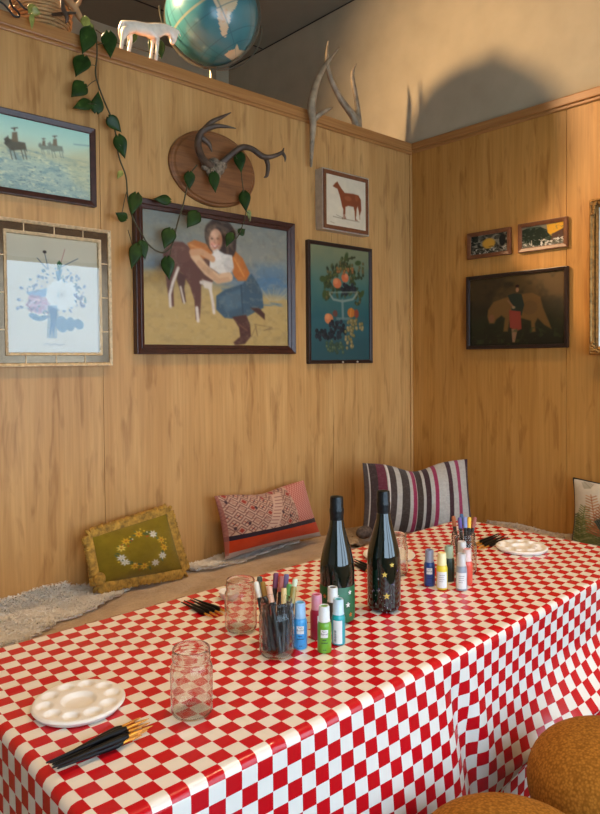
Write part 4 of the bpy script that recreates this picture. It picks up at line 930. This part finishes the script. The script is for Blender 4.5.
frond(.36, .75, .62, .42, 16, .16, (50, 72, 62), .010, (40, 60, 54)); frond(.75, .9, .85, .3, 16, .15, (70, 90, 50), .01); frond(.2, .1, .12, .02, 6, .06, (150, 142, 120), .006); frond(.45, .2, .55, .03, 8, .06, (160, 150, 128), .006)
TLp = at_x(573.5, 478, 2.93); BLp = at_x(571.5, 556, 2.86); TLp[2] += 0; BLp[2] = max(BLp[2], SEAT + .03)
TR = TLp + np.array([.0, -.44, .0]); BR = BLp + np.array([.0, -.44, .0])
R0, base, Q, F, nrm, _ = cushion('botanical_cushion', 'cream cushion printed with ferns and rust leaves, by the right wall', TLp, TR, BR, BLp, .14, cv, M['textile'], (190, 180, 160), bow=.05)
b = MB(); per = [Q[0, i] for i in range(0, cv.w, 4)] + [Q[i, -1] for i in range(0, cv.h, 4)] + [Q[-1, i] for i in range(cv.w - 1, 0, -4)] + [Q[i, 0] for i in range(cv.h - 1, 0, -4)]
b.tube([q - base for q in per], .004, 8, True); b.build('piping', M['black_rubber'], R0, angle=80)

# ------------------------------------------------------------------ table and cloth
TZ = CAMZ - .66
X0, X1, Y0, Y1 = .405, 2.375, .885, 1.640
R0 = thing('folding_table', 'long rectangular table hidden under the red checked cloth', 'table', ((X0 + X1) / 2, (Y0 + Y1) / 2, 0))
hx, hy = (X1 - X0) / 2 - .012, (Y1 - Y0) / 2 - .012
b = MB(); b.box((-hx, -hy, TZ - .04), (hx, hy, TZ - .006)); b.build('tabletop', M['white'], R0, smooth=False, bevel=.006)
for sx in (-1, 1):
    for sy in (-1, 1):
        b = MB(); b.tube([(sx * (hx - .2), sy * (hy - .08), 0.0), (sx * (hx - .2), sy * (hy - .08), TZ - .04)], .015, 12); b.build('leg', M['brass'], R0)
t = NT('checked_vinyl')
uvn = t.node('ShaderNodeUVMap', uv_map='UVMap'); ck = t.node('ShaderNodeTexChecker'); ck.inputs['Scale'].default_value = 1
ck.inputs['Color1'].default_value = rgba((196, 14, 26)); ck.inputs['Color2'].default_value = rgba((236, 226, 214)); t.link(uvn.outputs[0], ck.inputs['Vector'])
n_ = t.noise(t.coords((1, 1, 1)), 7, 3); t.base(ck.outputs['Color']); t.set(Roughness=.22); t.b.inputs['Specular IOR Level'].default_value = .5; t.bump(t.noise(t.coords((1, 1, 1)), 16, 2), .25, .006); M['vinyl'] = t.m
DROP = .60
def fold(e, r=.016):
    """distance past the table edge -> (outwards, down)"""
    q = r * PI / 2
    return np.where(e < q, r * np.sin(np.clip(e, 0, q) / r), r), np.where(e < q, r * (1 - np.cos(np.clip(e, 0, q) / r)), r + (e - q))
st_ = .0088
A_ = np.arange(X0 - DROP, X1 + DROP + st_, st_); B_ = np.arange(Y0 - DROP, Y1 + DROP + st_, st_)
A, Bq = np.meshgrid(A_, B_); ca = np.clip(A, X0 + .016, X1 - .016); cb = np.clip(Bq, Y0 + .016, Y1 - .016)
ea, eb = A - ca, Bq - cb; e = np.hypot(ea, eb); dx = np.where(e > 1e-9, ea / np.maximum(e, 1e-9), 0); dy = np.where(e > 1e-9, eb / np.maximum(e, 1e-9), 0)
ho, dn = fold(e)
# hanging folds
hang = np.clip((e - .03) / .34, 0, 1); front = (dy < -.5) * 1.
s_ = ca * np.abs(dy) + cb * np.abs(dx) * 1.3
wave = .5 + .5 * np.sin(s_ * 8.0 + 1.0 * np.sin(s_ * 3.1) - .6); wave2 = .5 + .5 * np.sin(s_ * 23 + 2.0 * np.sin(s_ * 2.2) + hang * 1.4)
def sst(x, a, b):
    t = np.clip((x - a) / (b - a), 0, 1); return t * t * (3 - 2 * t)
ho = ho + hang ** 1.3 * (.022 * wave * (1 - front) + .006 * wave2)
ho = ho + front * hang ** .9 * (.040 * sst(s_, .62, 1.14) * (1 - sst(s_, 1.17 + .06 * hang, 1.27 + .06 * hang)))
# pinched crease about two thirds along the front
pin = np.exp(-((s_ - 1.245 - .10 * hang) / .030) ** 2) * front
ho = ho - .012 * pin * np.sin(hang * PI * .95) + .009 * np.exp(-((s_ - 1.30 - .10 * hang) / .035) ** 2) * front * np.sin(hang * PI)
# beyond it the cloth swells outwards and tucks back under itself
fl = np.clip((s_ - 1.27) / .62, 0, 1); fl = fl * fl * (3 - 2 * fl) * front; pk = .355 - .065 * fl
sw = np.where(e < pk, np.clip((e - .07) / (pk - .07), 0, 1) ** 2.3, np.cos(np.clip((e - pk) / .07, 0, 1) * PI / 2) * 1.25 - .25)
ho = ho + fl * .085 * sw - .016 * fl * np.sin(np.clip(e / pk, 0, 1) * PI)
ho = np.maximum(ho, np.minimum(e, .010))
dn = dn - fl * .035 * np.clip((e - pk) / .1, 0, 1)
Zc = TZ - dn
top = e < .02
cvn = Canvas(A.shape[1], A.shape[0], (0, 0, 0)); ln = cvn.noise(7, 4, 31) - .5
wr = .0022 * np.exp(-((Bq - 1.395 - .01 * np.sin(A * 5)) / .006) ** 2) + .0022 * np.exp(-((Bq - 1.02 - .03 * A * .4) / .006) ** 2) * (A > .6) * (A < 1.2) + .0018 * np.exp(-((A - .74) / .006) ** 2) + .0018 * np.exp(-((A - 1.33) / .006) ** 2) + .0018 * np.exp(-((A - 1.92) / .006) ** 2) + .0016 * np.exp(-((Bq - 1.16 + .2 * (A - 1.5)) / .007) ** 2) * (A > 1.2) * (A < 1.9)
Zc = Zc + np.where(top, wr + np.clip(ln, 0, 1) * .003, 0)
jag = (cvn.noise(60, 30, 5) - .5) * .006 * hang
Px = ca + dx * (ho + jag); Py = cb + dy * (ho + jag)
cloth = grid_mesh('checked_tablecloth', np.stack([Px, Py, Zc], -1), None, M['vinyl'])
me = cloth.data; uv = me.uv_layers.new(name='UVMap'); li = np.zeros(len(me.loops), int); me.loops.foreach_get('vertex_index', li)
def lattice(k):
    X, Y = ca - 1.2, cb - 1.2
    return k[0] + k[1] * X + k[2] * Y + k[3] * X * X + k[4] * X * Y + k[5] * Y * Y + k[6] * X ** 3 + (A - ca) * k[1] + (Bq - cb) * k[2]
UVs = np.stack([lattice((-.459, 30.861, -.368, -.218, -.727, -1.071, -.954)) + 100, lattice((.442, -.811, 32.27, -1.328, .1, -1.48, -.133)) + 100], -1).reshape(-1, 2); uv.data.foreach_set('uv', UVs[li].ravel())
tag(cloth, 'glossy red and white checked vinyl tablecloth draped over the long table', 'tablecloth')
TT = TZ + .0012

# ------------------------------------------------------------------ bottles
t = NT('dark_bottle_glass'); t.base((10, 20, 14)); t.set(Roughness=.06); t.b.inputs['Coat Weight'].default_value = .6; t.b.inputs['Coat Roughness'].default_value = .03; M['bottle'] = t.m
t = NT('dark_foil'); n_ = t.noise(t.coords((1, 1, 1)), 120, 2); t.base(t.ramp(n_, [(.3, (12, 14, 16)), (.7, (26, 30, 32))])); t.set(Roughness=.35, Metallic=.3); t.bump(n_, .5, .002); M['foil'] = t.m
M['green_paint'] = plain('green_acrylic', (22, 92, 54), .4, var=.1, scale=50)
M['white_paint'] = plain('white_acrylic', (232, 226, 214), .5); M['orange_paint'] = plain('orange_acrylic', (204, 110, 40), .5); M['gold_paint'] = plain('gold_acrylic', (216, 184, 84), .45, .2)
M['speckle'] = None
BP = [(.001, .004), (.028, .002), (.040, .004), (.0435, .010), (.0440, .05), (.0440, .125), (.0425, .150), (.036, .180), (.0265, .212), (.0195, .238), (.0165, .262)]
def bottle(u, v, label):
    q = at_z(u, v, TT); R_ = thing('champagne_bottle', label, 'bottle', q); 
    b = MB(); prof = [(float(np.interp(z, [p_[1] for p_ in BP[2:]], [p_[0] for p_ in BP[2:]])), z) for z in np.linspace(.004, .262, 44)]; b.lathe([(.001, .006), (.034, .0005)] + prof, 48); b.build('glass_body', M['bottle'], R_, angle=60)
    b = MB(); b.lathe([(.0172, .244), (.0176, .266), (.0185, .276), (.0185, .282), (.0172, .286), (.0172, .306), (.0160, .313), (.004, .315), (.0005, .315)], 36); b.build('foil_capsule', M['foil'], R_, angle=35)
    return R_, q
def onb(R_, pts2d, ang, z, mat, name, sc=1., r=None):
    """flat shape wrapped on the bottle wall: pts (x along the wall, z)"""
    b = MB(); vs = []
    for x, y in [(0, 0)] + pts2d:
        zz = z + y * sc; rr_ = (np.interp(zz, [p_[1] for p_ in BP[2:]], [p_[0] for p_ in BP[2:]]) if r is None else r) + .0006; a = ang + x * sc / rr_; vs.append((rr_ * math.cos(a), rr_ * math.sin(a), zz))
    n_ = len(pts2d); b.add(vs, [(0, i + 1, (i + 1) % n_ + 1) for i in range(n_)]); return b.build(name, mat, R_, angle=180)
def star(n_, ri): return [((1 if k % 2 == 0 else ri) * math.sin(k * PI / n_), (1 if k % 2 == 0 else ri) * math.cos(k * PI / n_)) for k in range(2 * n_)]
def flower(): return [((.72 + .28 * math.cos(5 * a)) * math.sin(a), (.72 + .28 * math.cos(5 * a)) * math.cos(a)) for a in [k * 2 * PI / 30 for k in range(30)]]
def facing(q): return math.atan2(-q[1], -q[0])
R_, q = bottle(337.5, 619, 'dark champagne bottle, lower part painted green with white and orange flowers'); fa = facing(q)
b = MB(); b.lathe([(.0413, .004), (.0440, .009), (.0446, .014), (.0446, .093), (.0442, .0935)], 48, cap=False); b.build('painted_band', M['green_paint'], R_, angle=60)
for a, z, mt, sc in ((-.04, .074, 'white_paint', .0065), (.75, .080, 'white_paint', .006), (.62, .050, 'white_paint', .007), (.22, .056, 'orange_paint', .0055), (.80, .024, 'orange_paint', .006), (-.75, .070, 'orange_paint', .006), (-.5, .03, 'white_paint', .006), (.2, .02, 'white_paint', .006), (2.2, .05, 'white_paint', .006), (3.1, .06, 'orange_paint', .006), (4.1, .03, 'white_paint', .006)): onb(R_, flower(), fa + a, z, M[mt], 'painted_flower', sc, .0452)
R_, q = bottle(384, 608.5, 'dark champagne bottle painted with gold stars, right of the green-banded bottle'); fa = facing(q)
for a, z, sc in ((.05, .104, .0085), (.50, .128, .0075), (.16, .048, .010)): onb(R_, star(5, .42), fa + a, z, M['gold_paint'], 'painted_star', sc)
M['violet_paint'] = plain('violet_acrylic', (62, 52, 104), .5, var=.3); M['silver_paint'] = plain('silver_acrylic', (120, 112, 118), .5, var=.3)
b = MB()
for k in range(70):
    z = rr.uniform(.006, .115) * rr.random() ** .3; a = fa + rr.uniform(-1.4, 1.4); s2 = rr.uniform(.0006, .0022); r_ = np.interp(z, [p_[1] for p_ in BP[2:]], [p_[0] for p_ in BP[2:]]) + .0007; b.cur = rr.choice((0, 1, 1))
    b.add([(r_ * math.cos(a + x * s2 / r_), r_ * math.sin(a + x * s2 / r_), z + y * s2) for x, y in ((-1, 0), (0, -1.6), (1, 0), (0, 1.6))], [(0, 1, 2, 3)])
b.build('paint_speckle', [M['violet_paint'], M['silver_paint']], R_, angle=180)

# ------------------------------------------------------------------ jars
_o = [(.0300, .004), (.0350, .0055), (.0385, .011), (.0395, .020), (.0395, .090), (.0378, .097), (.0350, .102), (.0350, .106), (.0360, .108), (.0360, .112), (.0352, .114), (.0360, .117), (.0352, .120), (.0350, .1265)]
JP = [(.001, .005)] + _o + [(.0340, .1280), (.0328, .1265)] + [(max(x - .0024, .001), max(z, .0085)) for x, z in _o[::-1][1:] ] + [(.001, .0085)]
def jar(u, v, label):
    q = at_z(u, v, TT); b = MB(); b.lathe([(r, z - .004 + .0005) for r, z in JP], 48, cap=False); o = b.build('mason_jar', M['jar'], angle=80); o.location = Vector([float(x) for x in q]); tag(o, label, 'jar', 'glass jars on the checked table'); return q
jar(192, 713, 'empty glass jar nearest the front, beside the paintbrushes and white palette')
jar(241, 629.5, 'empty glass jar just left of the front jar of markers')
JA = jar(277, 654, 'glass jar packed with paint markers, beside the light blue paint bottle')
jar(395, 574, 'empty glass jar mostly hidden behind the star-painted bottle')
JB = jar(463.5, 573, 'glass jar of blue and yellow markers at the far table end')

# markers
M['marker_black'] = plain('black_marker', (22, 22, 24), .4); M['marker_grey'] = plain('grey_marker', (128, 124, 122), .5)
capm = {}
def marker(J, u, v, lift, bx, by, col, label, grp, lower=False):
    k = tuple(col)
    if k not in capm: capm[k] = plain('marker_cap_%d' % len(capm), col, .4, var=.03)
    top = at_z(u, v, TT + lift); base_ = np.array([J[0] + bx, J[1] + by, TT + .0075]); d = top - base_; L = np.linalg.norm(d)
    R_ = thing('paint_marker', label, 'marker', base_, 0, grp); R_.rotation_mode = 'QUATERNION'; R_.rotation_quaternion = Vector(d).to_track_quat('Z', 'Y')
    b = MB(); b.lathe([(.002, 0.0), (.0050, .001), (.0057, .006), (.0057, L - .036)], 14); b.build('barrel', M['marker_black'] if not lower else M['marker_grey'], R_)
    b = MB(); b.lathe([(.0064, L - .0365), (.0064, L - .004), (.0055, L), (.0005, L)], 14); b.build('cap', capm[k], R_)
G1 = 'markers in the front jar'; G2 = 'markers in the far jar'
for a in ((256, 582, .142, -.012, .010, (226, 218, 206), 'white-capped paint marker at the left of the front jar'),
          (262.5, 582, .142, -.004, .004, (146, 108, 40), 'ochre-capped paint marker beside the white-capped one'),
          (269, 586.5, .138, -.004, -.018, (226, 178, 150), 'peach-capped paint marker at the front of the jar'),
          (259.5, 577, .142, -.018, .020, (50, 66, 66), 'dark teal-capped paint marker behind the white-capped one'),
          (276, 573.5, .148, .0, .020, (110, 60, 96), 'purple-capped paint marker at the back of the front jar'),
          (281.5, 576.5, .145, .010, .014, (168, 96, 92), 'rose-capped paint marker beside the purple-capped one'),
          (286.5, 574.5, .146, .018, .012, (96, 86, 130), 'lavender-capped paint marker at the back right of front jar'),
          (284, 588, .136, .006, -.014, (222, 190, 130), 'cream-capped paint marker beside the green-capped one'),
          (289.5, 584, .140, .014, -.004, (96, 160, 86), 'green-capped paint marker in the front jar'),
          (294, 586.5, .139, .020, -.010, (158, 138, 72), 'olive-capped paint marker at the right of the front jar'),
          (295.5, 579, .144, .024, .004, (206, 214, 190), 'pale-capped paint marker behind the olive-capped one')):
    marker(JA, *a, G1)
for a in ((453.5, 516.5, .150, -.014, .006, (168, 96, 66), 'copper-capped paint marker at the left of the far jar'),
          (459.5, 518, .150, -.008, -.010, (96, 84, 156), 'violet-capped paint marker in the far jar'),
          (461.5, 514.5, .152, .0, .014, (50, 96, 150), 'deep blue-capped paint marker at the back of far jar'),
          (465, 517.5, .150, .004, -.008, (130, 150, 206), 'periwinkle-capped paint marker in the far jar'),
          (469.5, 517.5, .150, .012, -.004, (232, 186, 66), 'yellow-capped paint marker in the far jar'),
          (475, 517.5, .150, .018, .008, (150, 84, 76), 'brick-red-capped paint marker at the right of the far jar')):
    marker(JB, *a, G2)

# ------------------------------------------------------------------ paint bottles
def text_mesh(txt, size, bold=False):
    cu = bpy.data.curves.new('lettering', 'FONT'); cu.body = txt; cu.size = size; cu.align_x = 'CENTER'; cu.resolution_u = 2
    o = bpy.data.objects.new('lettering', cu); COL.objects.link(o); dg = bpy.context.evaluated_depsgraph_get(); me = bpy.data.meshes.new_from_object(o.evaluated_get(dg)); 
    vs = [tuple(v.co) for v in me.vertices]; fs = [tuple(p_.vertices) for p_ in me.polygons]; bpy.data.objects.remove(o); bpy.data.curves.remove(cu); return vs, fs
M['ink'] = plain('label_ink', (40, 44, 70), .6); M['label_white'] = plain('label_white', (232, 230, 226), .5, var=.02); M['cap_white'] = plain('translucent_cap', (222, 224, 222), .35, var=.03)
pm = {}
def paint_bottle(u, v, col, label, capcol=None, style='badge', hgt=.104, turn=0.):
    q = at_z(u, v, TT); k = tuple(col)
    if k not in pm: pm[k] = plain('bottle_paint_%d' % len(pm), col, .3, var=.03, coat=.2)
    R_ = thing('paint_bottle', label, 'paint bottle', q, facing(q) + turn, 'craft paint bottles'); body = pm[k]; r = .0158; s_ = hgt / .104
    b = MB(); b.lathe([(.002, .0008), (.0145, .0003), (r, .0022), (r, .0600 * s_), (.0150, .0640 * s_), (.0138, .0660 * s_), (.0138, .0690 * s_), (.009, .0692 * s_)], 32); b.build('body', body, R_)
    cm = M['cap_white'] if capcol is None else plain('cap_tint', capcol, .35, var=.03)
    b = MB(); b.lathe([(.0136, .0695 * s_), (.0136, .0705 * s_), (.0128, .0712 * s_), (.0122, .1010 * s_), (.0112, .104 * s_), (.0085, .104 * s_), (.0080, .1020 * s_), (.0005, .1020 * s_)], 32); b.build('cap', cm, R_, angle=50)
    b = MB(); b.lathe([(.0078, .1022 * s_), (.0078, .1026 * s_), (.0005, .1026 * s_)], 24); b.build('cap_dot', body, R_)
    def wrap(pts): return [((r + .0004 + p_[2]) * math.cos(p_[0] / r), (r + .0004 + p_[2]) * math.sin(p_[0] / r), p_[1]) for p_ in pts]
    def patch(x0, x1, z0, z1, mat, name, lift=0.):
        b = MB(); n_ = 10; b.add(wrap([(x0 + (x1 - x0) * i / n_, z, lift) for z in (z0, z1) for i in range(n_ + 1)]), [(i, i + 1, n_ + 2 + i, n_ + 1 + i) for i in range(n_)]); return b.build(name, mat, R_, angle=180)
    if style == 'badge':
        badge = patch(-.0085, .0085, .036 * s_, .054 * s_, M['label_white'], 'label_badge')
        b = MB()
        for txt, sz, z in (('Apple', .0046, .0490), ('Barrel', .0066, .0425)):
            vs, fs = text_mesh(txt, sz); b.add(wrap([(x, z * s_ + y, .0002) for x, y, _ in vs]), fs)
        b.build('label_lettering', M['ink'], badge, angle=180)
        b = MB()
        for x0, x1, z in ((-.0045, .0045, .030), (-.008, .008, .0235), (-.003, -.0005, .008), (.0005, .004, .008)):
            b.add(wrap([(x0 + (x1 - x0) * i / 6, zz, .0002) for zz in (z, z + .0016) for i in range(7)]), [(i, i + 1, 8 + i, 7 + i) for i in range(6)])
        b.build('label_fine_print', M['ink'], R_, angle=180)
    elif style == 'back':
        patch(-.013, .009, .004 * s_, .058 * s_, M['label_white'], 'label_panel')
        b = MB()
        for i in range(13):
            z = .008 + i * .0022; b.add(wrap([(x, z + (.0013 if i % 3 else .0008) * k_, .0002) for k_ in (0, 1) for x in (-.010, -.0075, -.005)]), [(0, 1, 4, 3), (1, 2, 5, 4)])
        b.build('bar_code', M['ink'], R_, angle=180)
    elif style == 'panel':
        patch(-.016, .016, .006 * s_, .052 * s_, M['label_white'], 'label_panel')
        b = MB()
        for x0, x1, z in ((-.008, .008, .042), (-.008, .006, .036), (-.008, .007, .030), (-.008, .004, .024)):
            b.add(wrap([(x0 + (x1 - x0) * i / 6, zz, .0002) for zz in (z, z + .0012) for i in range(7)]), [(i, i + 1, 8 + i, 7 + i) for i in range(6)])
        b.build('label_fine_print', M['marker_grey'], R_, angle=180)
paint_bottle(300.5, 647, (66, 160, 222), 'light blue paint bottle beside the front jar of markers', (150, 190, 226))
paint_bottle(317, 637.5, (176, 34, 66), 'crimson paint bottle with pink-tinted cap behind the lime one', (222, 150, 170), 'back', turn=.9)
paint_bottle(324.5, 651, (110, 168, 50), 'lime green paint bottle at the front of its cluster')
paint_bottle(333, 629, (60, 62, 52), 'dark paint bottle with white cap, hidden behind the lime and teal ones', None, 'none')
paint_bottle(338.5, 643, (22, 160, 168), 'teal paint bottle turned to show its bar code label', (190, 214, 226), 'back')
paint_bottle(429.5, 585, (30, 66, 132), 'navy blue paint bottle with grey cap, left of far cluster', (142, 146, 164))
paint_bottle(442, 588.5, (236, 212, 60), 'yellow paint bottle with broad white label in the far cluster', (240, 226, 170), 'panel')
paint_bottle(449, 580.5, (40, 60, 44), 'dark green paint bottle behind the yellow one', (168, 186, 156), 'none')
paint_bottle(461.5, 589.5, (150, 156, 168), 'silver-grey paint bottle at the front right of the far cluster', (206, 200, 196), 'panel')
paint_bottle(467, 584, (226, 84, 62), 'coral red paint bottle behind the silver-grey one', (226, 196, 190), 'none')
paint_bottle(462, 580, (196, 190, 184), 'white paint bottle with clear cap between far jar and coral bottle', (214, 210, 206), 'none', .116)

# ------------------------------------------------------------------ palettes
M['palette'] = plain('white_plastic', (238, 232, 224), .3, spec=.5, var=.015)
def palette_mesh():
    R, n_r, n_t = .0865, 44, 120; vs = []; fs = []
    def z(r, t_):
        zt = .0125
        d = math.hypot(r * math.cos(t_) - 0, r * math.sin(t_)); zt -= .0085 * max(0, min(1, (.033 - d) / .007))
        for k in range(10):
            a = k * 2 * PI / 10; dd = math.hypot(r * math.cos(t_) - .062 * math.cos(a), r * math.sin(t_) - .062 * math.sin(a)); q_ = max(0., 1 - (dd / .0155) ** 2); zt -= .0085 * min(1, q_ * 1.6)
        if r > R - .004: zt -= .004 * ((r - R + .004) / .004) ** 2
        return zt
    vs.append((0, 0, z(0, 0)))
    for i in range(1, n_r + 1):
        for k in range(n_t): r = R * i / n_r; t_ = 2 * PI * k / n_t; vs.append((r * math.cos(t_), r * math.sin(t_), z(r, t_)))
    for k in range(n_t): fs.append((0, 1 + k, 1 + (k + 1) % n_t))
    for i in range(n_r - 1):
        for k in range(n_t): a, c_ = 1 + i * n_t, 1 + (i + 1) * n_t; fs.append((a + k, c_ + k, c_ + (k + 1) % n_t, a + (k + 1) % n_t))
    o_ = len(vs); l_ = 1 + (n_r - 1) * n_t
    for k in range(n_t): t_ = 2 * PI * k / n_t; vs.append(((R - .006) * math.cos(t_), (R - .006) * math.sin(t_), .0008))
    for k in range(n_t): fs.append((l_ + k, o_ + k, o_ + (k + 1) % n_t, l_ + (k + 1) % n_t))
    fs.append(tuple(o_ + k for k in range(n_t))); b = MB(); b.add(vs, fs); return b.build('paint_palette', M['palette'], angle=50)
pal = palette_mesh(); GP = 'white paint palettes'
for i, (u, v, a, lab) in enumerate(((79, 702.5, .3, 'round white palette nearest the viewer, beside the large brush bundle'), (389, 555, .1, 'round white palette mostly hidden behind the star-painted bottle'), (521.5, 547.5, .5, 'round white palette at the far right end of the table'))):
    o = pal if i == 0 else pal.copy()
    if i: COL.objects.link(o)
    o.location = Vector([float(x) for x in at_z(u, v, TT + .006)]); o.location.z = TT; o.rotation_euler.z = a; tag(o, lab, 'palette', GP)
q = at_z(229, 598, TT); b = MB(); b.lathe([(.001, .0008), (.020, .0005), (.026, .010), (.029, .020), (.0275, .020), (.0245, .010), (.019, .004), (.001, .004)], 32, cap=False); o = b.build('mixing_dish', M['palette'], angle=50); o.location = Vector([float(x) for x in q]); tag(o, 'small white dish peeking out behind the middle empty jar', 'dish')

# ------------------------------------------------------------------ brushes
M['brush_handle'] = plain('black_lacquer', (9, 9, 11), .45, spec=.25, var=.1); M['ferrule'] = plain('brass_ferrule', (214, 150, 52), .3, .6); M['bristle'] = plain('amber_bristle', (196, 130, 48), .6, var=.25, scale=200)
def make_brush(L=1.0):
    R_ = thing('paint_brush', '', 'brush', (0, 0, 0)); 
    T = Matrix.Rotation(PI / 2, 4, 'Y')
    b = MB(); b.lathe([(.0008, 0), (.0016, .002), (.0022, .03), (.0038, .065), (.0056, .100), (.0060, .122), (.0036, .134)], 12, T); b.build('handle', M['brush_handle'], R_)
    b = MB(); b.lathe([(.0030, .133), (.0028, .140), (.0024, .150)], 12, T); b.build('ferrule', M['ferrule'], R_)
    b = MB(); b.lathe([(.0024, .150), (.0027, .158), (.0020, .168), (.0005, .177)], 10, T); b.build('bristles', M['bristle'], R_)
    return R_
proto = make_brush(); first = [True]
def brush(a, c, label, lift=0., tilt=0.):
    """a: px of handle end, c: px of bristle end"""
    p0, p1 = at_z(*a, TT + .006 + lift), at_z(*c, TT + .004 + lift); d = p1 - p0; L = np.linalg.norm(d)
    o = proto if first[0] else copy_tree(proto); first[0] = False
    o['label'] = label; o['group'] = 'black paintbrushes'
    o.location = Vector([float(x) for x in p0]); o.rotation_euler = (0, math.asin(max(-1, min(1, -d[2] / L))), math.atan2(d[1], d[0])); k = L / .177; o.scale = (k, 1, 1) if .6 < k < 1.7 else (1, 1, 1)
nl = 'one of the black paintbrushes bundled in front of the nearest palette'
for a, c in (((53, 761), (141, 717.5)), ((50, 763), (146, 720)), ((52, 764.5), (150, 722.5)), ((54, 766), (153, 725.5)), ((52, 768), (148, 730)), ((57, 768.5), (142, 735))): brush(a, c, nl)
brush((46, 763), (149, 718.5), nl, .0115); brush((53, 767), (150, 727), nl, .0115)
nl = 'one of the black paintbrushes lying left of the middle empty jar'
for a, c in (((181, 602), (213, 617.5)), ((184, 600.5), (219, 616.5)), ((190, 599.5), (224, 615)), ((193, 598.5), (230, 613))): brush(a, c, nl)
nl = 'one of the black paintbrushes lying between the two champagne bottles'
for a, c in (((347, 560.5), (373, 573.5)), ((350, 559.5), (376, 572)), ((354, 559), (379, 570.5))): brush(a, c, nl)
nl = 'one of the black paintbrushes lying beside the far right palette'
for a, c in (((497, 534), (473, 545)), ((501, 534.5), (475, 546.5)), ((505, 535.5), (478, 548)), ((508, 537), (482, 549)), ((499, 533.5), (474.5, 544)), ((503, 536.5), (477, 549.5))): brush(a, c, nl)

# ------------------------------------------------------------------ poufs
t = NT('brown_boucle'); v_ = t.coords((1, 1, 1)); vo = t.node('ShaderNodeTexVoronoi'); vo.inputs['Scale'].default_value = 170; t.link(v_, vo.inputs['Vector']); n_ = t.noise(v_, 120, 4, .7)
t.base(t.mix(.5, t.ramp(vo.outputs['Distance'], [(.1, (190, 128, 50)), (.7, (108, 68, 20))]), t.ramp(n_, [(.3, (124, 80, 24)), (.7, (176, 118, 44))]))); t.set(Roughness=.95); t.b.inputs['Specular IOR Level'].default_value = .1; t.bump(vo.outputs['Distance'], -.6, .004); M['boucle'] = t.m
def pouf(x, y, r, top, label):
    R_ = thing('pouf_stool', label, 'stool', (x, y, 0), 0, 'round brown stools')
    b = MB(); n_ = 14; pr = [(r * .86 * .02, top - .20)] + [(r * (.80 + .20 * math.sin(k / 6 * PI / 2)), top - .20 + .10 * k / 6 * .9) for k in range(7)] + [(r * math.cos(k / n_ * PI / 2) ** .62 if k < n_ else .002, top - .11 + .11 * math.sin(k / n_ * PI / 2)) for k in range(1, n_ + 1)]
    b.lathe(pr, 64); b.build('seat', M['boucle'], R_, angle=80)
    for k in range(4):
        a = PI / 4 + k * PI / 2; b = MB(); b.tube([(r * .72 * math.cos(a), r * .72 * math.sin(a), 0), (r * .5 * math.cos(a), r * .5 * math.sin(a), top - .19)], [.014, .02], 12); b.build('leg', M['frame_dark'], R_)
pouf(1.455, .608, .187, CAMZ - .81, 'round brown textured stool at the right edge, pushed against the cloth')
pouf(1.045, .615, .187, CAMZ - .815, 'round brown textured stool at the bottom edge, nearest the viewer')
S.cycles.use_denoising = True
S.cycles.max_bounces = 12; S.cycles.transparent_max_bounces = 16
